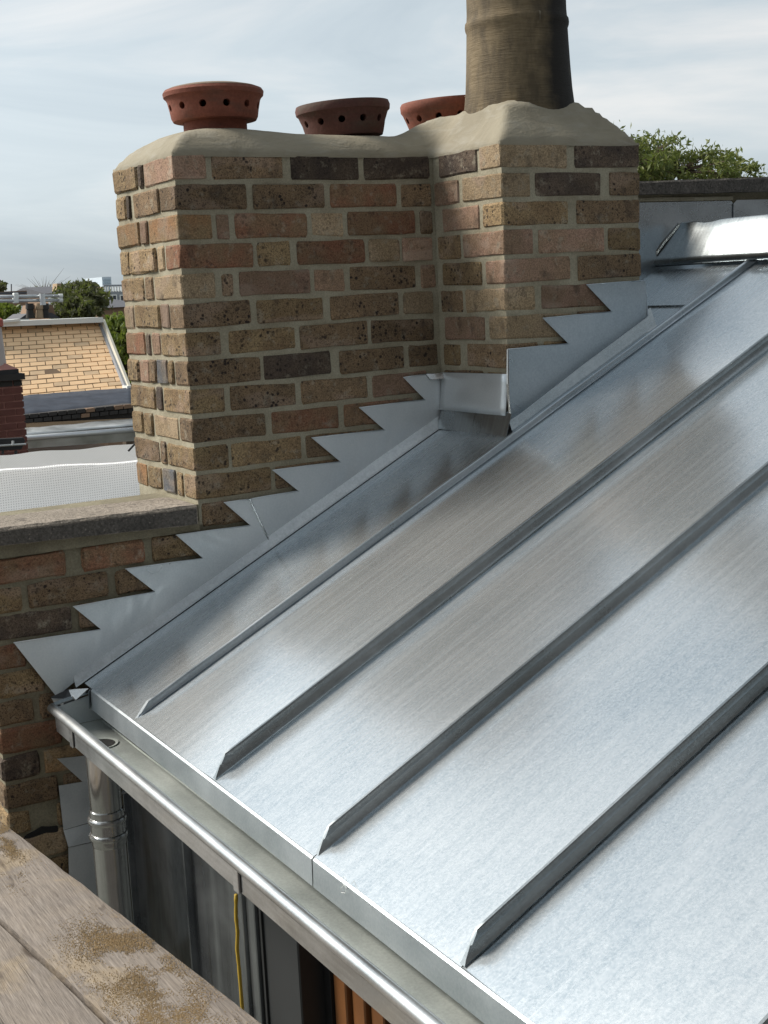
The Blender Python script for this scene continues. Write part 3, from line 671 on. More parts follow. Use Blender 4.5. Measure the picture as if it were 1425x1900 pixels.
# flange bands beside the low first seam
m = MB(); n = 30
for i in range(n + 1):
    x = EX + 0.10 + (RX - EX - 0.10) * i / n; w_ = 0.0015 * mnoise.noise(Vector((x * 6, 1, 1)))
    for yy, hh in ((0.012, 0.001), (0.011, 0.0035), (0.036 + w_, 0.0035), (0.038 + w_, 0.001)): m.v.append(Vector((x, SEAMS[0] + yy, roofz(x))) + RN * hh)
    if i:
        for j in range(3): b0 = 4 * i; m.f.append((b0-4+j, b0+j, b0+j+1, b0-4+j+1))
m.build('lap_strip', 'flashing_blue', roof)
# step in the sheet behind the pier
xs = 1.385
m = MB(); m.hexa([Vector((x, y, roofz(x))) + RN * h for (x, y, h) in ((xs, SEAMS[0] + 0.012, 0.001), (RX, SEAMS[0] + 0.012, 0.001), (RX, -0.014, 0.001), (xs, -0.014, 0.001), (xs, SEAMS[0] + 0.012, 0.007), (RX, SEAMS[0] + 0.012, 0.007), (RX, -0.014, 0.007), (xs, -0.014, 0.007))])
m.build('upper_sheet', 'roof_zinc', roof)
# folded apron along the eaves
for k, (y0, y1) in enumerate(((-0.10, -1.316), (-1.321, -2.70))):
    m = MB(); n = 24; th = 0.0016
    for i in range(n + 1):
        y = y0 + (y1 - y0) * i / n; w_ = 0.0012 * mnoise.noise(Vector((y * 4, k, 2)))
        E_ = ex(y); zt_ = roofz(E_)
        for xx, zz in ((E_ - 0.001, zt_ + 0.0005), (E_ - 0.005, zt_ - 0.003), (E_ - 0.006 + w_, zt_ - 0.046), (E_ - 0.0065 + w_, zt_ - 0.052), (E_ - 0.0055 + w_, zt_ - 0.0525), (E_ - 0.0045 + w_, zt_ - 0.0475), (E_ - 0.003, zt_ - 0.004), (E_ + 0.004, zt_ - 0.0005)):
            m.v.append(Vector((xx, y, zz)))
    for i in range(n):
        for j in range(8): m.f.append((i*8+j, i*8+(j+1) % 8, (i+1)*8+(j+1) % 8, (i+1)*8+j))
    m.f += [tuple(range(8)), tuple(range(n*8, n*8+8))[::-1]]
    m.build('eaves_apron', 'apron_zinc', roof)
# returned corner tab of the first panel
zt_ = roofz(EX)
MB().prism([(EX - 0.004, -0.100, zt_ - 0.002), (EX - 0.006, -0.100, zt_ - 0.046), (EX + 0.016, -0.072, zt_ - 0.040), (EX + 0.014, -0.074, zt_ + 0.004)], (0.0012, 0.0008, 0)).build('corner_tab', 'flashing_zinc', roof)
# upstand of the first panel against the wall and the pier
def upstand(x0, x1, y, h, name='upstand', lean=0.0, mat='gutter_zinc'):
    m = MB(); n = 16
    for i in range(n + 1):
        x = x0 + (x1 - x0) * i / n; w_ = 0.0008 * mnoise.noise(Vector((x * 8, y, 3)))
        for yy, hh in ((y - 0.007, 0.0010), (y - 0.002 + w_, 0.0035), (y + lean + w_, h), (y + lean + 0.0016, h), (y, 0.0)):
            m.v.append(Vector((x, yy, roofz(x) + hh * 1.1)))
    for i in range(n):
        for j in range(5): m.f.append((i*5+j, i*5+(j+1) % 5, (i+1)*5+(j+1) % 5, (i+1)*5+j))
    m.f += [tuple(range(5)), tuple(range(n*5, n*5+5))[::-1]]
    return m.build(name, mat, roof)
upstand(EX - 0.012, CW - 0.004, -0.022, 0.048, lean=0.020)
upstand(CW - 0.01, XR + 0.03, -CP - 0.022, 0.048, lean=0.020, mat='darkened_zinc')
m = MB(); zc0 = roofz(CW)
m.prism([(CW - 0.034, -0.020, roofz(CW - 0.034) + 0.002), (CW - 0.034, -CP - 0.030, roofz(CW - 0.034) + 0.002), (CW - 0.014, -CP - 0.030, zc0 + 0.045), (CW - 0.014, -0.020, zc0 + 0.045)], (0.0015, 0, 0.0008)); m.build('upstand', 'darkened_zinc', roof)
# ridge capping
b0 = PX(1206, 490, 1.585); b1 = PX(1425, 479, 1.585); t0 = PX(1262, 416, 1.66); t1 = PX(1425, 407, 1.66); tm = PX(1312, 420, 1.66)
ext = lambda p, q, k: q + (q - p) * k
rc = [b0, ext(b0, b1, 6.5), ext(t0, t1, 8.5)]
yN = -2.7
def at_y(p, q, y): return p + (q - p) * ((y - p.y) / (q.y - p.y))
bz = Vector((b0.x, yN, b0.z)); tz = Vector((t0.x, yN, t0.z))
ridge = empty('ridge_capping', (1.62, -1.0, -0.4), 'folded metal ridge capping with bent open end behind the chimney pier', 'ridge capping')
m = MB(); n = 40
for i in range(n + 1):
    t_ = (i / n) ** 1.7
    pb = Vector((b0.x, b0.y + (yN - b0.y) * t_, b0.z - 0.0 * t_)); pt = Vector((t0.x, t0.y + (yN - t0.y) * t_, t0.z))
    dip = -0.006 * math.exp(-((pt.y - tm.y) / 0.035) ** 2); pt.z += dip + 0.002
    for f_ in range(7):
        q = pb + (pt - pb) * (f_ / 6); bow = math.sin(math.pi * f_ / 6) * (0.0004 + 0.0012 * mnoise.noise(Vector((q.y * 3, f_ * 0.4, 5))))
        m.v.append(q + Vector((-0.8, 0, 0.55)) * bow)
    m.v.append(pt + Vector((0.004, 0, 0.003))); m.v.append(pt + Vector((0.10, 0, -0.03)))
    m.v.insert(len(m.v) - 9, pb + Vector((0.012, 0, -0.010)))
for i in range(n):
    for j in range(9): m.f.append((i*10+j, i*10+j+1, (i+1)*10+j+1, (i+1)*10+j))
o = m.build('cap_sheet', 'darkened_zinc', ridge, smooth='all')
md = o.modifiers.new('s', 'SOLIDIFY'); md.thickness = 0.0014
MB().tube([b0 + Vector((0, 0.004, 0)), (b0 + t0) / 2 + Vector((-0.004, 0.006, 0.002)), t0 + Vector((0, 0.004, 0))], 0.0075, 8).build('folded_end', 'darkened_zinc', ridge)
f0, f1 = PX(1192, 448, 1.57), PX(1204, 487, 1.57)
MB().prism([f0, f1, f1 + Vector((0.05, 0.02, 0.0)), f0 + Vector((0.05, 0.02, 0.01))], (0.001, 0.002, 0.001)).build('tab', 'flashing_zinc', ridge)
# far slope of the roof, so the ridge is not an open edge
MB().prism([(RX, -0.012, roofz(RX) - 0.002), (RX, -2.7, roofz(RX) - 0.002), (3.4, -2.7, roofz(RX) - 0.6), (3.4, -0.012, roofz(RX) - 0.6)], (0, 0, -0.02)).build('far_slope', 'roof_zinc', roof)
# roof deck under the sheets
MB().prism([(EX + 0.03, -0.02, roofz(EX + 0.03) - 0.01), (EX + 0.03, -2.7, roofz(EX + 0.03) - 0.01), (RX, -2.7, roofz(RX) - 0.01), (RX, -0.02, roofz(RX) - 0.01)], (0, 0, -0.05)).build('deck', 'dark_room', roof)

# ------------------------------------------------------------------ step flashings
def saw(name, pts, y, label, mat='flashing_zinc', th=0.0016, out=0.006):
    """sheet against the wall: teeth tucked into the joints, foot kicked out a little"""
    P = [PY(u, v, y) for u, v in pts]
    zs = [p.z - roofz(p.x) for p in P]
    Q = []
    for p in P:
        Q.append(Vector((p.x, y - out * (1 - (p.z - roofz(p.x)) / 0.22), p.z)))       # a flat sheet, foot leaning off the wall
    lo = min(Q, key=lambda q: q.z)
    t = empty(name, (lo.x, lo.y, lo.z), label, 'flashing')
    MB().prism(Q, (0, th, 0)).build('flashing_sheet', mat, t)
    hem = MB()
    for i in range(len(Q) - 1):
        if abs(Q[i + 1].z - Q[i].z) < 0.012 and Q[i + 1].x > Q[i].x + 0.04:
            k = Vector((0, -0.0012, -0.0006)); hem.tube([Q[i] + k, Q[i].lerp(Q[i+1], 0.5) + k + Vector((0, -0.0006, 0.0006)), Q[i + 1] + k], 0.0015, 6)
    if hem.v: hem.build('folded_hem', mat, t, smooth='all')
    return t, Q
L1 = [(104,1292),(25,1192),(185,1166),(135,1125),(285,1096),(232,1055),(374,1034),(326,992),(462,973),(415,932),(468,925),(502,1001)]
L1 = [(25,1192),(186,1167),(135,1125),(286,1097),(232,1055),(375,1035),(326,992),(463,974),(415,932),(466,925),(500,1005),(130,1270),(104,1292)]
f1, _ = saw('step_flashing', L1, -0.0085, 'lower zinc step flashing with saw-tooth edge on the low brick wall')
L2 = [(464,925),(552,910),(505,872),(630,856),(578,812),(712,797),(666,756),(787,741),(748,700),(790,694),(823,694),(824,772),(650,894),(498,1002)]
f2, Q2 = saw('step_flashing', L2, -0.0065, 'upper zinc step flashing with saw-tooth edge on the chimney face')
a_, b_ = PY(463, 926, -0.0105), PY(499, 1003, -0.013)
MB().tube([a_, b_], 0.0028, 6).build('lap_edge', 'darkened_zinc', f2)
# soft dents where the snips stopped at each notch
for u, v, ff in ((186,1167,f1),(286,1097,f1),(375,1035,f1),(463,974,f1),(552,910,f2),(630,856,f2),(712,797,f2),(787,741,f2)):
    p = PY(u + 2, v + 1, -0.0088); MB().lathe([(0.0035, -0.001), (0.003, 0.0008), (0.0005, 0.0016)], 8).build('snip_dent', 'flashing_zinc', ff).location = p - ff.location
# pier cheek flashing (faces left) with the fold of bright metal above the inner corner
ck = empty('cheek_flashing', (CW - 0.01, -0.17, -0.74), 'flat grey metal flashing on the left cheek of the chimney pier', 'flashing')
zc1, zc2 = PX(838, 692, CW - 0.008).z, PX(941, 694, CW - 0.008).z
zlo = PX(905, 768, CW - 0.012).z
m = MB(); n = 10
for i in range(n + 1):
    y = -0.012 + (-CP - 0.006 + 0.012) * i / n
    for k in range(6):
        t_ = k / 5; z = (zc1 + (zc2 - zc1) * i / n) * (1 - t_) + (zlo + 0.001 * mnoise.noise(Vector((i, 1, 2)))) * t_
        m.v.append(Vector((CW - 0.007 - 0.010 * t_ * t_ - 0.003 * math.sin(math.pi * i / n) * math.sin(math.pi * t_), y, z)))
for i in range(n):
    for k in range(5): m.f.append((i*6+k, i*6+k+1, (i+1)*6+k+1, (i+1)*6+k))
o = m.build('flashing_sheet', 'flashing_zinc', ck, smooth='all'); md = o.modifiers.new('s', 'SOLIDIFY'); md.thickness = 0.0015
q0, q1, q2, q3 = PY(791, 695, -0.012), PY(836, 690, -0.03), PY(828, 702, -0.035), PY(800, 704, -0.02)
MB().prism([q0, q1, q2, q3], (0, 0.006, -0.002)).build('folded_tab', 'pipe_steel', ck)
L3 = [(941,648),(1053,637),(1007,590),(1134,578),(1088,528),(1196,520),(1201,586),(1080,676),(962,768),(946,778)]
f3, Q3 = saw('step_flashing', L3, -CP - 0.008, 'stepped zinc flashing on the front of the chimney pier above the roof', 'flashing_blue')
e0, e1 = PY(942, 648, -CP - 0.012), PY(946, 776, -CP - 0.016)
MB().tube([e0, (e0 + e1) / 2 + Vector((-0.003, 0, 0)), e1], [0.0026, 0.0042, 0.003], 8).build('rolled_edge', 'pipe_steel', f3)
MB().prism([PY(1196, 520, -CP - 0.009), PY(1201, 586, -CP - 0.015), Vector((XR + 0.012, 0.0, PY(1201, 586, -CP).z + 0.06)), Vector((XR + 0.008, 0.0, PY(1196, 520, -CP).z))], (0.0015, 0, 0)).build('return_edge', 'flashing_blue', f3)

# ------------------------------------------------------------------ gutter
gut = empty('box_gutter', (-0.40, -1.2, -1.45), 'galvanised box gutter with rolled front edge along the roof eaves', 'gutter')
GY0, GY1 = -0.055, -2.75; GXF, GXB = -0.462, -0.318; GZT, GZF = -1.362, -1.412
def sk(y): return 0.010 * (y + 1.8)
def extr(sec, y0, y1, name, mat, parent, n=30, seed=0, closed=True, amp=0.0008, smooth=False):
    m = MB(); k = len(sec)
    for i in range(n + 1):
        y = y0 + (y1 - y0) * i / n
        w_ = amp * mnoise.noise(Vector((y * 3, seed, 1))); w2 = amp * mnoise.noise(Vector((y * 4, seed, 8)))
        for x, z in sec: m.v.append(Vector((x + w_ + sk(y), y, z + w2)))
    for i in range(n):
        for j in range(k if closed else k - 1): m.f.append((i*k+j, i*k+(j+1) % k, (i+1)*k+(j+1) % k, (i+1)*k+j))
    if closed: m.f += [tuple(range(k)), tuple(range(n*k, n*k+k))[::-1]]
    return m.build(name, mat, parent, smooth=smooth)
T = 0.0018
extr([(GXF + 0.004, GZT), (GXF + 0.004, GZF + 0.004), (GXF + 0.008, GZF), (GXB - 0.006, GZF), (GXB, GZF + 0.005), (GXB, GZT + 0.03), (GXB + T, GZT + 0.03), (GXB + T, GZF - T + 0.004), (GXB - 0.005, GZF - T), (GXF + 0.006, GZF - T), (GXF + 0.004 - T, GZF + 0.002), (GXF + 0.004 - T, GZT)], GY0, GY1, 'trough', 'gutter_inside', gut)
extr([(GXF + 0.0015, GZT - 0.004), (GXF + 0.0015, GZF - 0.001), (GXF + 0.012, GZF - 0.0035), (GXF + 0.012, GZF - 0.005), (GXF - 0.0005, GZF - 0.003), (GXF - 0.0005, GZT - 0.004)], GY0 - 0.012, GY1, 'front_face', 'gutter_zinc', gut, amp=0.0004)
m = MB(); m.tube([(GXF - 0.001 + sk(-0.045 + (GY1 + 0.045) * i / 30) + 0.0006 * mnoise.noise(Vector((i * 0.3, 0, 0))), -0.045 + (GY1 + 0.045) * i / 30, GZT + 0.002) for i in range(31)], 0.0125, 16)
m.build('rolled_bead', 'gutter_zinc', gut, smooth=True)
extr([(GXB - 0.030, GZF + 0.0005), (GXB - 0.027, GZF + 0.0026), (GXB - 0.024, GZF + 0.0005)], GY0 - 0.02, GY1, 'floor_weld', 'gutter_inside', gut, amp=0.0012)
MB().prism([((GXF + 0.0175) + 0.006, GY0, GZT + 0.004), ((GXF + 0.0175) + 0.006, GY0, GZF + 0.012), ((GXF + 0.0175) + 0.016, GY0, GZF + 0.001), ((GXB + 0.0175) - 0.02, GY0, GZF + 0.001), ((GXB + 0.0175) - 0.004, GY0, GZF + 0.012), ((GXB + 0.0175) - 0.004, GY0, GZT + 0.026)], (0, 0.002, 0)).build('stop_end', 'flashing_zinc', gut)
MB().prism([((GXF + 0.0175) + 0.004, GY0 - 0.004, GZT + 0.010), ((GXB + 0.0175) + 0.01, GY0 - 0.004, GZT + 0.033), ((GXB + 0.0175) + 0.01, GY0 + 0.012, GZT + 0.036), ((GXF + 0.0175) + 0.004, GY0 + 0.012, GZT + 0.013)], (0, 0, 0.002)).build('stop_end_flange', 'darkened_zinc', gut)
oc = PZ(186, 1393, GZF); oc = Vector((-0.392, -0.245, GZF))
m = MB(); m.lathe([(0.042, 0.0012), (0.042, 0.003), (0.036, 0.002), (0.035, -0.02)], 28, oc); m.build('outlet_rim', 'gutter_inside', gut, smooth=True)
MB().lathe([(0.0345, 0.0016), (0.001, 0.0022)], 24, oc).build('outlet_shade_disc', 'dark_room', gut)  # dark disc stands in for the shade down the outlet
for k, (u, v) in enumerate(((118, 1345), (432, 1625), (790, 1935))):
    y = PX(u, v, GXF - 0.004).y; xf, xb_ = GXF + sk(y), GXB + sk(y)
    b_ = MB().box((xf - 0.0055, y - 0.009, GZF - 0.006), (xf - 0.001, y + 0.013, GZT - 0.004)).build('bracket', 'gutter_zinc', gut, bevel=0.0012)
    MB().box((xf - 0.0035, y - 0.0135, GZF - 0.001), (xf - 0.001, y - 0.0095, GZT - 0.006)).build('bracket_shade_strip', 'black_plastic', gut)  # solid black strip painted as the shade in the bracket gap
    MB().box((xf + 0.004, y - 0.004, GZF - 0.0045), (xb_ + 0.02, y + 0.008, GZF - 0.0025)).build('bracket_strap', 'gutter_zinc', gut)
# clip hanging from the apron inside the gutter
p = PX(525, 1598, GXB - 0.012)
MB().box((GXB - 0.014, p.y - 0.006, p.z - 0.012), (GXB - 0.0125, p.y + 0.006, p.z + 0.018)).build('clip', 'pipe_steel', gut)
# loose offcuts of flashing at the gutter's end
sc = empty('flashing_offcut', (-0.40, -0.03, -1.36), 'crumpled ends of metal flashing between wall and gutter end', 'flashing')
a_ = [PY(128,1281,-.045), PY(163,1279,-.075), PY(140,1300,-.075), PY(133,1293,-.06)]
MB().prism(a_, (0.002, 0.001, 0.002)).build('bright_tab', 'pipe_steel', sc)
MB().prism([PY(96,1296,-.02), PY(118,1297,-.03), PY(118,1308,-.03), PY(105,1312,-.02)], (0, 0.002, 0.0)).build('lower_tab', 'flashing_zinc', sc)
MB().prism([PY(95,1293,-.012), PY(128,1278,-.02), PY(150,1300,-.05), PY(112,1318,-.03)], (0, 0.004, -0.002)).build('backing', 'window_frame', sc)

# ------------------------------------------------------------------ downpipe
dp = empty('downpipe', (oc.x, oc.y, -2.4), 'shiny round metal downpipe with two raised rings under the gutter', 'downpipe')
m = MB(); m.lathe([(0.0385, GZF - 0.002), (0.0385, -1.585), (0.0375, -1.588)], 32, (oc.x, oc.y, 0)); m.build('outlet_spigot', 'pipe_steel', dp, smooth=True)
ring = lambda z, r: [(r, z - 0.008), (r + 0.004, z - 0.0065), (r + 0.0055, z - 0.003), (r + 0.0055, z + 0.003), (r + 0.004, z + 0.0065), (r, z + 0.008)]
z1, z2 = PY(197, 1531, oc.y - 0.04).z, PY(199, 1561, oc.y - 0.04).z
m = MB(); m.lathe([(0.0415, -1.575)] + [(0.0415, z1 + 0.02)] + list(reversed(ring(z1, 0.0415))) + list(reversed(ring(z2, 0.0415))) + [(0.0415, z2 - 0.02), (0.0400, z2 - 0.025)], 32, (oc.x, oc.y, 0)); m.build('socket', 'pipe_steel', dp, smooth=True)
m = MB(); m.lathe([(0.0400, z2 - 0.018), (0.0400, -2.9)], 32, (oc.x, oc.y, 0)); m.build('pipe', 'pipe_steel', dp, smooth=True)

# ------------------------------------------------------------------ metal clad wall under the eaves
CX = -0.255
cw = empty('metal_clad_wall', (CX, -0.4, -3.0), 'dark vertical metal-clad wall below the gutter', 'wall')
ys = [0.0, PX(240, 1600, CX).y - 0.02, PX(362, 1690, CX).y, PX(466, 1720, CX).y, PX(483, 1760, CX).y]
ys = [0.0, -0.02, PX(362, 1690, CX).y, PX(466, 1720, CX).y]
for i in range(1, len(ys) - 1):
    y0, y1 = ys[i], ys[i + 1]; m = MB(); n = 10; w_ = abs(y1 - y0)
    for k in range(n + 1):
        t_ = k / n; y = y0 + (y1 - y0) * t_; x = CX - 0.006 * math.sin(math.pi * t_) * (1 if i % 2 else 0.7) - 0.010 * math.exp(-((t_ - 0.33) / 0.04) ** 2)
        m.v += [Vector((x, y, -3.0)), Vector((x + 0.002 * math.sin(5 * t_), y, -2.2)), Vector((x, y, -1.40))]
        if k:
            for q in range(2): b0_ = 3 * k; m.f.append((b0_-3+q, b0_+q, b0_+q+1, b0_-3+q+1))
    m.build('cladding_panel', 'wall_zinc', cw, smooth='all')
for y in ys[1:]:
    MB().box((CX - 0.020, y - 0.004, -3.0), (CX + 0.004, y + 0.004, -1.40)).build('cladding_seam', 'wall_zinc', cw, bevel=0.001)
MB().box((CX + 0.006, ys[-1], -3.0), (CX + 0.05, 0.02, -1.36)).build('backing', 'dark_room', cw)
yA = ys[-1]; yB = PX(483, 1760, CX).y
MB().box((CX - 0.012, yB - 0.006, -3.0), (CX + 0.02, yA - 0.006, -1.40)).build('corner_trim', 'wall_zinc', cw, bevel=0.002)
MB().box((CX - 0.03, -2.75, -1.452), (0.2, 0.0, -1.440)).build('soffit', 'window_frame', cw)
# window beside the cladding
win = empty('window', (CX, -1.3, -3.0), 'dark framed window with brown timber jamb below the gutter', 'window')
yC = PX(558, 1800, CX).y; yD = PX(575, 1830, CX).y; yE = PX(622, 1860, CX).y
MB().box((CX - 0.004, yC, -3.0), (CX + 0.06, yB - 0.010, -1.455)).build('frame', 'window_frame', win, bevel=0.003)
MB().box((CX - 0.009, yB - 0.034, -3.0), (CX - 0.005, yB - 0.028, -1.455)).build('frame_bead', 'window_frame', win)
MB().box((CX + 0.05, yC - 0.030, -3.0), (CX + 0.07, yC - 0.001, -1.455)).build('gasket', 'black_plastic', win)
yw = yC - 0.03
for k in range(3):
    w_ = (yD - yE) / 2
    MB().box((CX + 0.055 + 0.012 * k, yw - w_, -3.0), (CX + 0.12, yw - 0.003, -1.455)).build('timber_jamb', 'timber_jamb', win, bevel=0.003); yw -= w_
MB().box((CX + 0.30, -2.75, -3.0), (CX + 0.32, 0.0, -1.452)).build('dark_interior', 'dark_room', win)
cord = empty('yellow_cord', (-0.43, -1.0, -2.0), 'yellow cord hanging from the gutter bracket in front of the cladding', 'cord')
xc = -0.30
pts = [PX(438, 1660, xc), PX(438, 1700, xc), PX(441, 1730, xc), PX(440, 1760, xc), PX(444, 1800, xc), PX(448, 1850, xc), PX(452, 1900, xc), PX(455, 1960, xc)]
m = MB(); fine = []
for i in range(len(pts) - 1):
    for k in range(4): fine.append(pts[i].lerp(pts[i+1], k / 4))
m.tube(fine, [0.0042 + 0.0012 * mnoise.noise(Vector((i * 0.7, 0, 0))) for i in range(len(fine))], 8); m.build('cord_strand', 'yellow_cord', cord, smooth='all')
# flashings low on the party wall beside the downpipe
lf = empty('soaker_flashing', (-0.40, -0.01, -2.2), 'bent blue-grey metal flashing pieces on the brick wall behind the downpipe', 'flashing')
MB().prism([PY(106,1408,-.008), PY(160,1402,-.008), PY(200,1440,-.008), PY(200,1480,-.008), PY(158,1455,-.008)], (0, 0.0016, 0)).build('upper_tooth', 'flashing_zinc', lf)
MB().prism([PY(109,1458,-.010), PY(170,1448,-.010), PY(170,1525,-.012), PY(118,1540,-.014)], (0, 0.0016, 0)).build('middle_sheet', 'flashing_zinc', lf)
MB().prism([PY(118,1541,-.016), PY(172,1526,-.014), PY(180,1560,-.026), PY(127,1572,-.030)], (0, 0.0016, 0)).build('lower_fold', 'flashing_zinc', lf)
MB().prism([PY(127,1573,-.030), PY(182,1561,-.026), PY(186,1800,-.026), PY(132,1800,-.030)], (0, 0.0016, 0)).build('lower_sheet', 'flashing_zinc', lf)
MB().box((-0.30, -0.06, -1.62), (-0.235, -0.054, -1.615)).build('wire_clip', 'pipe_steel', lf)

# ------------------------------------------------------------------ scaffold boards
BZ = -1.60
g0, g1 = PZ(0, 1705, BZ), PZ(210, 1900, BZ); e0, e1 = PZ(0, 1520, BZ), PZ(490, 1900, BZ)
dirv = (e1 - e0).normalized(); nrm = Vector((dirv.y, -dirv.x, 0)).normalized()
if nrm.x > 0: nrm = -nrm
bw = (g0 - e0).dot(nrm)
def board_obj(off0, off1, label, seed, s0=-0.06, s1=2.4):
    t = empty('scaffold_board', e0 + nrm * (off0 + off1) / 2 + Vector((0, 0, -0.038)), label, 'board', 'scaffold boards at the lower left')
    m = MB(); n = 50; secw = lin(off0, off1, 8)
    for i in range(n + 1):
        s_ = s0 + (s1 - s0) * i / n; row = []
        for j, o_ in enumerate(secw):
            zz = 0.0012 * mnoise.noise(Vector((s_ * 3, o_ * 9, seed))); oo = o_
            if j in (0, 8): zz -= 0.004 + 0.002 * mnoise.noise(Vector((s_ * 14, j, seed))); oo += (1 if j == 0 else -1) * 0.003 * mnoise.noise(Vector((s_ * 9, j, seed + 2)))
            row.append(e0 + dirv * s_ + nrm * oo + Vector((0, 0, zz)))
        row.append(row[8] + Vector((0, 0, -0.034))); row.append(row[0] + Vector((0, 0, -0.034))); m.v += row
    k = 11
    for i in range(n):
        for j in range(k): m.f.append((i*k+j, i*k+(j+1) % k, (i+1)*k+(j+1) % k, (i+1)*k+j))
    m.f += [tuple(range(k)), tuple(range(n*k, n*k+k))[::-1]]
    o = m.build('plank', 'scaffold_board', t, origin=t.location, smooth=True)
    ang = math.atan2(dirv.y, dirv.x) + math.pi / 2
    return t
board_obj(0.0, bw - 0.005, 'weathered grey scaffold board dusted with sand, nearest the gutter', 1.0)
board_obj(bw + 0.007, bw * 2 + 0.01, 'weathered grey scaffold board in the bottom left corner, behind the sandy one', 5.0)
board_obj(bw * 2 + 0.016, bw * 3 + 0.02, 'weathered grey scaffold board at the outer edge of the platform', 9.0)
# spilt sand: low mounds of grains on the boards
def sand(cx, cy, rx, ry, n, name='sand_spill', hmax=0.004, seed=1):
    pass
sg = MB(); r2 = random.Random(3)
def blob(u, v, ru, rv, n, thr):
    for _ in range(n):
        uu = u + r2.gauss(0, ru); vv = v + r2.gauss(0, rv); p = PZ(uu, vv, BZ)
        d = p - e0
        if not (0.004 < d.dot(nrm) < bw - 0.006): continue
        pr0 = (mnoise.noise(Vector((p.x * 17, p.y * 11, 2.2))) + 0.5 * mnoise.noise(Vector((p.x * 45, p.y * 40, 5.2))) - thr + 0.25) / 0.7
        if r2.random() > max(0.0, min(1.0, pr0)) ** 1.5: continue
        s_ = r2.uniform(0.0007, 0.0016); z = BZ + 0.0005
        a0 = r2.uniform(0, 6.28); c = Vector((p.x, p.y, z))
        sg.add([c + Vector((s_*math.cos(a0), s_*math.sin(a0), 0)), c + Vector((s_*math.cos(a0+2.1), s_*math.sin(a0+2.1), 0)), c + Vector((s_*math.cos(a0+4.2), s_*math.sin(a0+4.2), 0)), c + Vector((0, 0, s_ * 0.9))], [(0, 1, 3), (1, 2, 3), (2, 0, 3)])
blob(215, 1745, 50, 22, 9000, -0.25); blob(285, 1810, 55, 32, 9000, -0.15); blob(310, 1885, 60, 22, 9000, -0.25); blob(230, 1860, 60, 40, 4000, 0.0)
blob(12, 1545, 10, 14, 3000, -0.3); blob(22, 1578, 14, 14, 2500, 0.0); blob(20, 1620, 25, 20, 1200, 0.0)
o = sg.build('sand_spill', 'sand'); tag(o, 'yellow sand spilt over the scaffold board', 'sand', kind='stuff')

# ------------------------------------------------------------------ ground
m = MB(); m.add([(-3000,-3000,-9.5),(3000,-3000,-9.5),(3000,3000,-9.5),(-3000,3000,-9.5)], [(0,1,2,3)])
tag(m.build('ground', 'ground_mat'), kind='structure')

# ------------------------------------------------------------------ white scaffold sheeting beyond the wall
sh = empty('scaffold_sheeting', PY(125, 980, 4.0) + Vector((0, 0, -1.5)), 'white reinforced plastic sheeting with grid of strands, below the neighbouring roof', 'sheeting')
m = MB(); n = 30
prof = [(872, 4.0), (835, 4.25)]
pa, pb_ = PY(-60, 874, 4.0), PY(290, 852, 4.0)
qa, qb = PY(-60, 846, 4.45), PY(290, 816, 4.45)
for i in range(n + 1):
    t_ = i / n; q = pa.lerp(pb_, t_) if True else None
    q = pa + (pb_ - pa) * (t_ * 1.6 - 0.3)
    dz = 0.012 * mnoise.noise(Vector((q.x * 4, 0, 0)))
    for k in range(14):
        s_ = k / 13
        m.v.append(Vector((q.x, 4.0 + 0.03 * mnoise.noise(Vector((q.x * 3, s_ * 4, 1))), q.z + dz - 1.9 * s_ ** 1.5)))
for i in range(n):
    for k in range(13): m.f.append((i*14+k, i*14+k+1, (i+1)*14+k+1, (i+1)*14+k))
m.build('hanging_sheet', 'scaffold_sheeting', sh, smooth='all', origin=(0, 0, 0))
m = MB()
for i in range(n + 1):
    t_ = i / n; q = pa + (pb_ - pa) * (t_ * 1.6 - 0.3); dz = 0.012 * mnoise.noise(Vector((q.x * 4, 0, 0)))
    for k in range(6):
        s_ = k / 5; m.v.append(Vector((q.x, 3.965 + 0.5 * s_, q.z + dz - 0.012 + ((qa + (qb - qa) * (t_ * 1.6 - 0.3)).z - q.z) * s_ + 0.004 * mnoise.noise(Vector((q.x * 6, s_ * 3, 2))))))
for i in range(n):
    for k in range(5): m.f.append((i*6+k, i*6+k+1, (i+1)*6+k+1, (i+1)*6+k))
m.build('folded_top', 'sheeting_fold', sh, smooth='all', origin=(0, 0, 0))
tg = MB().tube([PY(238, 837, 3.9), PY(252, 822, 3.9)], 0.006, 6).build('cable_tie', 'black_plastic', sh)

# ------------------------------------------------------------------ neighbouring house with the pale brick gable
NY = 15.0
nb = empty('brick_gable_house', (3.5, NY, -9.5), 'neighbouring house with pale orange brick gable and white coping', 'house')
gz_top_l, gz_top_r = PY(-30, 606, NY), PY(190, 596, NY)
gb_l, gb_r = PY(-30, 748, NY), PY(238, 722, NY)
TLT = 1.5                                             # the brick-faced slope leans back by this much at its head
GA, GB_, GC, GD = PY(-30, 606, NY + TLT), PY(190, 596, NY + TLT), PY(-30, 748, NY), PY(238, 722, NY)
GN = (GB_ - GA).cross(GC - GA).normalized()
if GN.y > 0: GN = -GN
def gp(s_, t_, h=0.0): return GA.lerp(GB_, s_).lerp(GC.lerp(GD, s_), t_) + GN * h
MB().hexa([gp(-0.2, 1.3, -0.3), gp(1.0, 1.3, -0.3), gp(1.0, 1.3, -0.012), gp(-0.2, 1.3, -0.012), gp(-0.2, 0, -0.3), gp(1.0, 0, -0.3), gp(1.0, 0, -0.012), gp(-0.2, 0, -0.012)]).build('mortar_core', 'gable_mortar', nb)
rows = 17
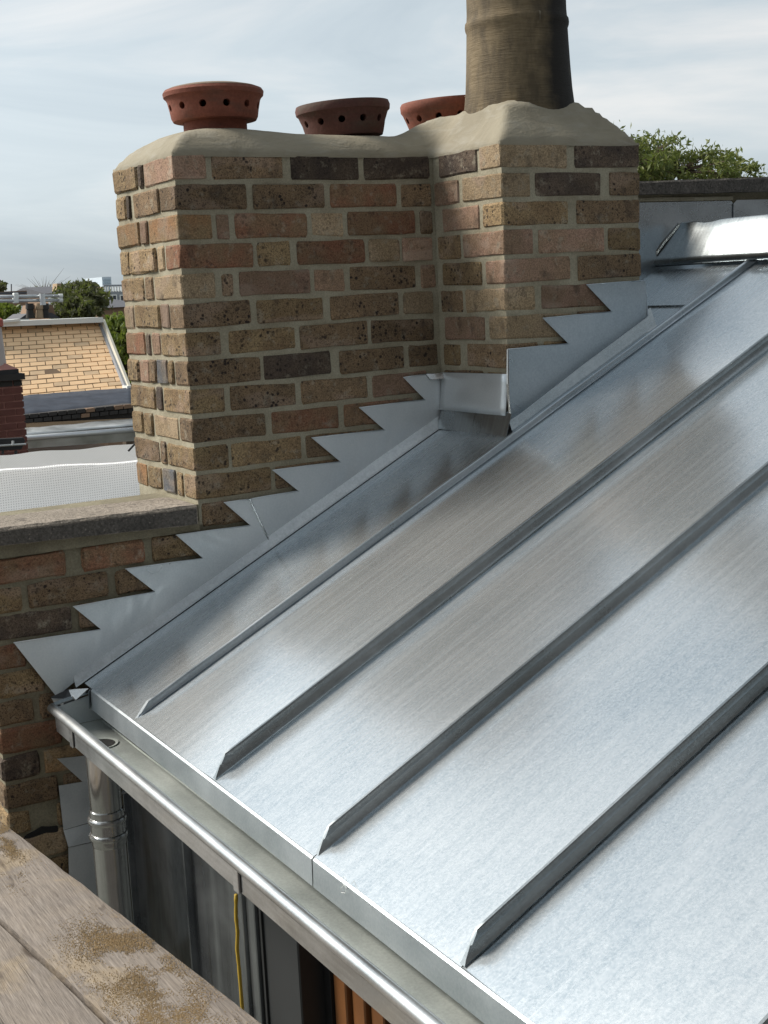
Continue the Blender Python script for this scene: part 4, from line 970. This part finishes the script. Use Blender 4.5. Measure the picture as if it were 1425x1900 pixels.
for r in range(rows):
    wid = (GB_ - GA).length + ((GD - GC).length - (GB_ - GA).length) * (r + 0.5) / rows
    bl_ = 0.222 / wid; jt = 0.014 / wid; x = -0.01 - (0 if r % 2 else bl_ / 2) + rnd.uniform(-0.004, 0.004)
    while x < 0.985:
        a_, b_ = max(x, -0.05), min(x + bl_ - jt, 0.992); t0_, t1_ = (r + 0.07 + rnd.uniform(0, .05)) / rows, (r + 0.9 + rnd.uniform(0, .04)) / rows; h = rnd.uniform(0, 0.008)
        if b_ - a_ > 0.01:
            MB().hexa([gp(a_, t1_, -0.04), gp(b_, t1_, -0.04), gp(b_, t1_, h), gp(a_, t1_, h), gp(a_, t0_, -0.04), gp(b_, t0_, -0.04), gp(b_, t0_, h), gp(a_, t0_, h)]).build('brick', 'gable_brick_worn' if rnd.random() < 0.10 else 'gable_brick', nb)
        x += bl_
def bar(pts, w, d, name, mat, parent):
    """flat board along a picture-plane line at depth y"""
    a, b = [Vector(p) for p in pts]; u = (b - a).normalized(); n_ = Vector((-u.z, 0, u.x))
    return MB().prism([a, b, b + n_ * w, a + n_ * w], (0, d, 0)).build(name, mat, parent)
bar((PY(-80, 610, NY + 1.25), PY(192, 598, NY + 1.25)), 0.075, 0.7, 'coping', 'white_paint', nb)
bar((PY(-40, 603, NY + 1.2), PY(38, 596, NY + 1.2)), 0.035, 0.3, 'coping_cap', 'white_paint', nb)
bar((PY(241, 722, NY - 0.15), PY(190, 592, NY + 1.35)), -0.07, 0.3, 'verge_coping', 'cream_paint', nb)
bar((PY(234, 722, NY - 0.1), PY(185, 600, NY + 1.38)), -0.06, 0.2, 'verge_board', 'grey_paint', nb)
MB().prism([PY(236, 716, NY - 0.16), PY(246, 716, NY - 0.16), PY(243, 726, NY - 0.16), PY(236, 728, NY - 0.16)], (0, 0.2, 0)).build('verge_end', 'white_paint', nb)
# lead apron, black parapet of old bricks, box gutter
y1_, y2_, y3_ = NY - 0.1, NY - 1.2, NY - 1.8
def strip(ulv, urv, ull, url, ya, yb2, name, mat, sub=20, amp=0.01):
    a, b = PY(*ulv, ya), PY(*urv, ya); c, d = PY(*ull, yb2), PY(*url, yb2)
    m = MB()
    for i in range(sub + 1):
        t_ = i / sub
        for k in range(5):
            q = a.lerp(b, t_).lerp(c.lerp(d, t_), k / 4); m.v.append(q + Vector((0, 0, amp * mnoise.noise(Vector((q.x * 4, k, ya))))))
    for i in range(sub):
        for k in range(4): m.f.append((i*5+k, i*5+k+1, (i+1)*5+k+1, (i+1)*5+k))
    o = m.build(name, mat, nb, smooth='all'); md = o.modifiers.new('s', 'SOLIDIFY'); md.thickness = 0.02; return o
strip((-60, 742), (246, 718), (-60, 784), (246, 752), y1_, y2_, 'lead_apron', 'lead', 30, 0.02)
MB().prism([PY(-60, 782, y2_ - 0.05), PY(246, 749, y2_ - 0.05), PY(248, 781, y2_ - 0.05), PY(-60, 812, y2_ - 0.05)], (0, 0.5, 0)).build('parapet_core', 'soot_brick', nb)
MB().prism([PY(-60, 790, y2_ - 0.075), PY(244, 776, y2_ - 0.075), PY(246, 784, y2_ - 0.075), PY(-60, 814, y2_ - 0.075)], (0, 0.1, 0)).build('parapet_ledge', 'far_brick_pale', nb)
for r in range(2):
    for i in range(12):
        u0 = 38 + i * 17.5 + (8 if r else 0); v0 = lambda u: (770 if r == 0 else 779) - (u - 40) * 0.098
        MB().prism([PY(u0, v0(u0), y2_ - 0.09), PY(u0 + 15.5, v0(u0 + 15.5), y2_ - 0.09), PY(u0 + 15.5, v0(u0) + 7.0 - 1.6, y2_ - 0.09), PY(u0, v0(u0) + 7.2, y2_ - 0.09)], (0, 0.1, 0)).build('brick', 'soot_brick' if rnd.random() < 0.75 else 'far_brick', nb)
strip((-60, 806), (250, 779), (-60, 818), (250, 791), y2_ - 0.2, y3_ + 0.05, 'gutter_lining', 'far_zinc', 24, 0.012)
m = MB(); a, b = PY(-60, 822, y3_), PY(252, 797, y3_)
m.tube([a, b], 0.035, 10); m.build('gutter_bead', 'scaffold_tube', nb, smooth='all')
MB().prism([PY(-60, 822, y3_ - 0.01), PY(252, 797, y3_ - 0.01), PY(252, 818, y3_ + 0.04), PY(-60, 840, y3_ + 0.04)], (0, 0.1, 0)).build('gutter_face', 'far_zinc', nb)
# body of the house down to the ground
MB().box((1.2, y2_ + 0.1, -9.5), (5.6, NY + 7, -2.6)).build('house_body', 'far_brick', nb)
MB().prism([PY(-80, 607, NY + 1.85), PY(186, 595, NY + 1.85), PY(228, 724, NY + 1.85), PY(-80, 740, NY + 1.85)], (0, 6, 0)).build('roof_slope', 'slate', nb)
# little red-brick chimney in front of the gable
rcx = empty('small_chimney', (2.6, 11.5, -3.0), 'small red-brick chimney with sooty top and pale pot, left edge', 'chimney')
RY = 11.5
pl, pr_ = PY(-40, 700, RY).x, PY(40, 700, RY).x
ztop_, zbot_ = PY(20, 706, RY).z, PY(20, 812, RY).z
MB().box((pl, RY + 0.012, zbot_ - 2), (pr_ - 0.012, RY + 0.5, ztop_)).build('mortar_core', 'red_mortar', rcx)
nr = 8; ch_ = (ztop_ - zbot_) / nr
for r in range(nr + 3):
    x = pr_ - (0.0 if r % 2 else 0.10); z_ = ztop_ - ch_ * r
    first = True
    if r % 2 == 0: MB().box((pr_ - 0.092, RY, z_ - ch_ + 0.014), (pr_, RY + 0.09, z_ - 0.004)).build('brick', 'soot_brick' if r < 1 else 'red_brick', rcx)
    while x > pl:
        MB().box((max(x - 0.205, pl), RY - rnd.uniform(0, .006), z_ - ch_ + 0.014), (x - (0 if (r % 2) else 0.006), RY + 0.09, z_ - 0.004)).build('brick', 'soot_brick' if r < 1 else 'red_brick', rcx); x -= 0.225
MB().box((pl, RY - 0.05, ztop_ + 0.002), (pr_ + 0.025, RY + 0.5, ztop_ + 0.07)).build('oversail', 'soot_brick', rcx)
MB().box((pl, RY - 0.02, ztop_ + 0.07), (pr_ - 0.03, RY + 0.45, ztop_ + 0.12)).build('top_course', 'black_paint', rcx)
m = MB(); m.prism([(pl, RY - 0.02, ztop_ + 0.12), (pr_ - 0.03, RY - 0.02, ztop_ + 0.12), (pr_ - 0.16, RY + 0.12, ztop_ + 0.2), (pl, RY + 0.12, ztop_ + 0.2)], (0, 0.2, 0)); m.build('flaunching', 'red_mortar', rcx)
c = PY(-16, 700, RY + 0.2).x
MB().lathe([(0.155, ztop_ + 0.14), (0.150, ztop_ + 0.24), (0.135, ztop_ + 0.58), (0.135, ztop_ + 0.60)], 24, (c + 0.02, RY + 0.2, 0)).build('pot', 'pot_grey', rcx, smooth=True)
MB().lathe([(0.14, ztop_ + 0.58), (0.16, ztop_ + 0.59), (0.16, ztop_ + 0.66), (0.13, ztop_ + 0.68)], 24, (c + 0.02, RY + 0.2, 0)).build('pot_cap', 'red_tile', rcx, smooth=True)
# black iron bracket and pipe clamp at the gutter
br = empty('gutter_bracket', PY(15, 840, 11.0), 'black iron gutter clamp at the left edge below the small chimney', 'bracket')
MB().prism([PY(-30, 816, 11.0), PY(44, 812, 11.0), PY(47, 818, 11.0), PY(40, 834, 11.0), PY(-30, 838, 11.0)], (0, 0.08, 0)).build('plate', 'black_paint', br, bevel=0.004)
MB().tube([PY(-30, 829, 10.95), PY(48, 824, 10.95)], 0.011, 8).build('rod', 'far_zinc', br)
MB().tube([PY(29, 836, 10.95), PY(30, 849, 10.95)], 0.016, 8).build('bolt', 'black_paint', br)
MB().tube([PY(5, 836, 10.95), PY(5, 843, 10.95)], 0.014, 8).build('bolt', 'black_paint', br)
MB().tube([PY(24, 818, 10.94), PY(24, 826, 10.94)], 0.014, 8).build('nut', 'far_zinc', br)

# ------------------------------------------------------------------ skyline on the left
ss_ = empty('sooty_chimney', PY(78, 600, 21), 'sooty stub chimney with two dark pots behind the white coping', 'chimney')
MB().prism([PY(52, 590, 21), PY(104, 588, 21), PY(98, 566, 21), PY(60, 566, 21)], (0, 0.6, 0)).build('stack', 'far_brick', ss_)
MB().prism([PY(36, 592, 20.9), PY(112, 590, 20.9), PY(96, 580, 20.9), PY(50, 582, 20.9)], (0, 0.9, 0)).build('base_slope', 'slate', ss_)
for u in (56, 74, 84):
    a, b = PY(u, 590, 20.8), PY(u - 1, 563, 20.8); MB().tube([a, a.lerp(b, .6), a.lerp(b, .62), b], [0.075, 0.06, 0.075, 0.07], 12).build('pot', 'soot_brick' if u != 74 else 'far_brick_pale', ss_, smooth=True)
for k, (v0, v1_, lb) in enumerate(((549, 546, 'upper galvanised scaffold pole crossing the skyline at left'), (557, 554, 'lower galvanised scaffold pole crossing the skyline at left'))):
    a, b = PY(-60, v0 + 2, 19.5), PY(115, v1_ + 3, 19.5)
    t = empty('scaffold_pole', a, lb, 'pole', 'scaffold poles on the skyline'); MB().tube([a, b], 0.027, 10).build('tube', 'scaffold_tube', t, smooth='all')
    MB().tube([b.lerp(a, 0.035), b + (b - a).normalized() * 0.01], 0.036, 10).build('end_cap', 'white_paint', t)
    q = PY(29, v0, 19.5); MB().box(q + Vector((-0.04, -0.05, -0.05)), q + Vector((0.04, 0.05, 0.05))).build('coupler', 'white_paint', t, bevel=0.01)
    if k == 0: MB().tube([PY(78, 545, 19.45), PY(80, 566, 19.45)], 0.05, 8).build('swivel_clamp', 'scaffold_tube', t)
def house(name, u0, u1, vt, vb, y, label, wall='far_brick', roofm='slate', wins=(), roofv=None, dep=8):
    a = PY(u0, vb, y); t = empty(name, Vector((a.x, y, -9.5)), label, 'house', 'houses on the skyline')
    tl, tr = PY(u0, vt, y), PY(u1, vt, y)
    MB().box((tl.x, y, -9.5), (tr.x, y + dep, tl.z)).build('wall', wall, t)
    if roofv:
        rl = PY(u0, roofv, y)
        MB().prism([(tl.x - .2, y - .2, tl.z + 0.003), (tl.x - .2, y + dep + .2, tl.z + 0.003), (tl.x - .2, y + dep / 2, rl.z + 0.3)], (tr.x - tl.x + .4, 0, 0)).build('roof', roofm, t)
    for (ua, ub, va, vb2) in wins:
        p, q = PY(ua, va, y - 0.06), PY(ub, vb2, y - 0.06)
        w = MB().box((p.x, y - 0.06, q.z), (q.x, y + 0.02, p.z)).build('window', 'white_paint', t)
        mx = (p.x + q.x) / 2; e_ = (q.x - p.x) * 0.12; ez = (p.z - q.z) * 0.14
        for (xa, xb) in ((p.x + e_, mx - e_ / 2), (mx + e_ / 2, q.x - e_)):
            MB().box((xa, y - 0.075, q.z + ez), (xb, y - 0.05, p.z - ez)).build('pane', 'glass_far', w)
    return t
h1 = house('terrace_house', -40, 50, 543, 600, 60, 'brown brick house with flat parapet at the left edge of the skyline', 'far_brick', wins=((6, 14, 566, 580),))
MB().prism([PY(-40, 543, 59.8), PY(50, 541, 59.8), PY(50, 545, 59.8), PY(-40, 547, 59.8)], (0, 1, 0)).build('parapet', 'slate', h1)
h1b = house('terrace_house', 8, 52, 569, 600, 48, 'low white-rendered house behind the scaffold poles', 'white_paint', 'slate')
h2 = house('terrace_house', 90, 128, 545, 600, 70, 'dark brick house with pale chimney behind the tree', 'far_brick', 'slate', roofv=540)
MB().prism([PY(105, 540, 69), PY(117, 540, 69), PY(116, 526, 69), PY(106, 526, 69)], (0, 0.8, 0)).build('chimney', 'far_brick_pale', h2)
h3 = house('dormer_house', 188, 260, 541, 620, 55, 'grey house with white dormer windows just left of the chimney', 'grey_paint', 'slate', wins=((200, 218, 547, 561), (222, 240, 547, 561)))
MB().prism([PY(198, 562, 54.6), PY(262, 562, 54.6), PY(262, 570, 54.6), PY(204, 569, 54.6)], (0, 0.6, 0)).build('white_band', 'white_paint', h3)
MB().prism([PY(186, 546, 54.7), PY(192, 546, 54.7), PY(192, 532, 54.7), PY(187, 532, 54.7)], (0, 0.8, 0)).build('chimney', 'far_brick_pale', h3)
for i in range(10):
    u = 196 + i * 5; MB().tube([PY(u, 541, 54.6), PY(u, 530, 54.6)], 0.035, 6).build('baluster', 'white_paint', h3)
MB().tube([PY(192, 530, 54.6), PY(250, 529, 54.6)], 0.04, 6).build('rail', 'grey_paint', h3)
h4 = house('terrace_house', 180, 270, 572, 640, 46, 'dark brick house half hidden by trees beside the chimney', 'far_brick', 'slate', roofv=571)
tw = empty('tower_block', Vector((PY(200, 540, 400).x, 400, -9.5)), 'pale glass tower block on the horizon left of the chimney', 'tower')
p, q = PY(189, 514, 400), PY(208, 540, 400)
MB().box((p.x, 400, -9.5), (q.x, 418, p.z)).build('tower_body', 'tower_pale', tw)
for i in range(4):
    for k in range(6):
        xx = p.x + (q.x - p.x) * (0.1 + 0.22 * i); zz = p.z - 0.6 - k * 0.9
        MB().box((xx, 399.7, zz - 0.55), (xx + (q.x - p.x) * 0.15, 400.2, zz)).build('window', 'tower_glass', tw)
MB().tube([PY(21, 545, 90), PY(21, 527, 90)], 0.04, 5).build('aerial_mast', 'slate', h1)

for pts_ in ([(633,1634),(638,1626),(643,1632),(639,1642),(632,1648),(633,1656),(640,1657),(643,1648),(638,1641),(633,1634)], [(652,1640),(657,1634),(662,1646),(668,1658)]):
    MB().tube([PX(u, v, ex(-1.42) - 0.0098) for u, v in pts_], 0.0004, 5).build('chalk_mark', 'white_paint', roof)

# ------------------------------------------------------------------ trees
def tree(name, base, top, crowns, n, size, mat, label, seed, trunk_r=0.12, bare=0, aspect=0.5):
    r = random.Random(seed); t = empty(name, base, label, 'tree')
    m = MB(); base = Vector(base)
    cc = sum((Vector(c) for c, _ in crowns), Vector()) / len(crowns)
    m.tube([base, base.lerp(cc, 0.5) + Vector((0.1, 0, 0)), cc], [trunk_r, trunk_r * 0.8, trunk_r * 0.3], 8)
    L = MB()
    for c, rad in crowns:
        c = Vector(c); rad = Vector(rad)
        vol = rad.x * rad.y * rad.z; tot = sum(q.x * q.y * q.z for _, q in [(0, Vector(b)) for _, b in crowns])
        m.tube([base.lerp(cc, 0.55), base.lerp(cc, .75).lerp(c, 0.5), c], [trunk_r * 0.6, trunk_r * 0.4, trunk_r * 0.12], 6)
        ncl = max(14, int(90 * (vol / tot) ** 0.5))
        for _ in range(ncl):
            d = Vector((r.gauss(0, 1), r.gauss(0, 1), r.gauss(0, 1))).normalized() * (r.uniform(0.35, 1.0) ** 0.6)
            k = Vector((c.x + d.x * rad.x, c.y + d.y * rad.y, c.z + d.z * rad.z)); sp = min(rad) * r.uniform(0.14, 0.32)
            mid = c.lerp(k, 0.5) + Vector((r.uniform(-.1, .1), 0, r.uniform(-.05, .1))) * rad.x
            m.tube([c, mid, k], [trunk_r * 0.14, trunk_r * 0.09, trunk_r * 0.03], 4, False)
            nl = int(n * (vol / tot) / ncl)
            for _ in range(nl):
                p = k + Vector((r.gauss(0, sp), r.gauss(0, sp), r.gauss(0, sp * 0.75)))
                a = Vector((r.gauss(0, 1), r.gauss(0, 1), r.gauss(0, 0.6))).normalized(); b = a.orthogonal().normalized()
                b = (Matrix.Rotation(r.uniform(0, 6.28), 3, a) @ b); s_ = size * r.uniform(0.6, 1.3)
                w = a.cross(b) * s_ * aspect
                L.add([p - b * s_, p + w * 0.8 + a * s_ * 0.1, p + b * s_, p - w * 0.8 + a * s_ * 0.1], [(0, 1, 2, 3)])
    for _ in range(bare):
        c, rad = r.choice(crowns); c = Vector(c); k = c + Vector((r.gauss(0, rad[0]), r.gauss(0, rad[1]), abs(r.gauss(0, rad[2])) + rad[2] * 0.6))
        m.tube([c, c.lerp(k, 0.6), k], [trunk_r * 0.1, trunk_r * 0.06, trunk_r * 0.02], 4, False)
    m.build('trunk', 'bark', t); L.build('crown', mat, t)
    return t
def C(u, v, y, ru, rv, dr):
    c = PY(u, v, y); k = (c - CAM).dot(R2) / FPX
    return (tuple(c), (ru * k, dr, rv * k))
tree('garden_tree', (PY(1270, 400, 12).x, 12, -9.5), None, [C(1170, 300, 12, 60, 42, 1.0), C(1260, 318, 12, 70, 42, 1.2), C(1340, 325, 12, 60, 32, 1.0), C(1205, 285, 12.3, 40, 38, 0.8), C(1120, 300, 12.5, 60, 55, 1.0)], 9000, 0.05, 'leaf_green', 'leafy green tree rising behind the parapet at right', 11, 0.14, 0, 0.42)
tree('dark_tree', (PY(150, 600, 34).x, 34, -9.5), None, [C(148, 560, 34, 30, 30, 1.6), C(135, 574, 33, 34, 18, 1.4), C(152, 538, 34, 18, 14, 1.0), C(122, 578, 33, 24, 14, 1.0)], 12000, 0.10, 'leaf_olive', 'dark olive tree on the skyline left of the chimney', 21, 0.2, 0)
tree('bright_tree', (PY(225, 700, 26).x, 26, -9.5), None, [C(220, 630, 26, 22, 40, 1.0), C(207, 612, 27, 18, 16, 0.9), C(232, 680, 26, 22, 45, 0.9), C(240, 640, 26, 24, 50, 1.0)], 12000, 0.07, 'leaf_bright', 'bright green tree between the gable house and the chimney', 31, 0.15)
tree('bare_tree', (PY(75, 560, 80).x, 80, -9.5), None, [C(82, 545, 80, 24, 14, 2)], 300, 0.10, 'leaf_olive', 'bare branched tree against the sky behind the scaffold poles', 41, 0.18, 45)
tree('hedge_tree', (PY(5, 580, 30).x, 30, -9.5), None, [C(2, 578, 30, 22, 12, 1.0)], 3000, 0.09, 'leaf_bright', 'yellow-green bush under the scaffold poles at the left edge', 51, 0.1)
tree('edge_tree', (PY(-6, 540, 70).x, 70, -9.5), None, [C(-8, 532, 70, 13, 9, 1.5)], 1500, 0.14, 'leaf_olive', 'dark tree top cut by the left edge of the photograph', 61, 0.15)

# ------------------------------------------------------------------ unseen terrace behind the viewer, added to shade the chimney front
shade_terrace = empty('terrace_house', (0, -9.5, -9.5), 'unseen long brick terrace behind the viewer, added to shade the chimney front', 'house')
MB().box((-16, -17, -9.5), (18, -9.5, 4.6)).build('wall', 'shade_terrace_brick', shade_terrace)
MB().prism([(-16.3, -9.2, 4.6), (-16.3, -17.3, 4.6), (-16.3, -13.2, 7.4)], (34.6, 0, 0)).build('roof', 'slate', shade_terrace)
for i in range(9):
    for k in range(3):
        x = -14.5 + i * 3.6; z = 1.9 - k * 3.1
        w = MB().box((x, -9.55, z), (x + 1.1, -9.44, z + 1.7)).build('window', 'grey_paint', shade_terrace)
        for q in range(2): MB().box((x + 0.08, -9.47, z + 0.08 + q * 0.8), (x + 1.02, -9.42, z + 0.82 + q * 0.8)).build('pane', 'glass_far', w)
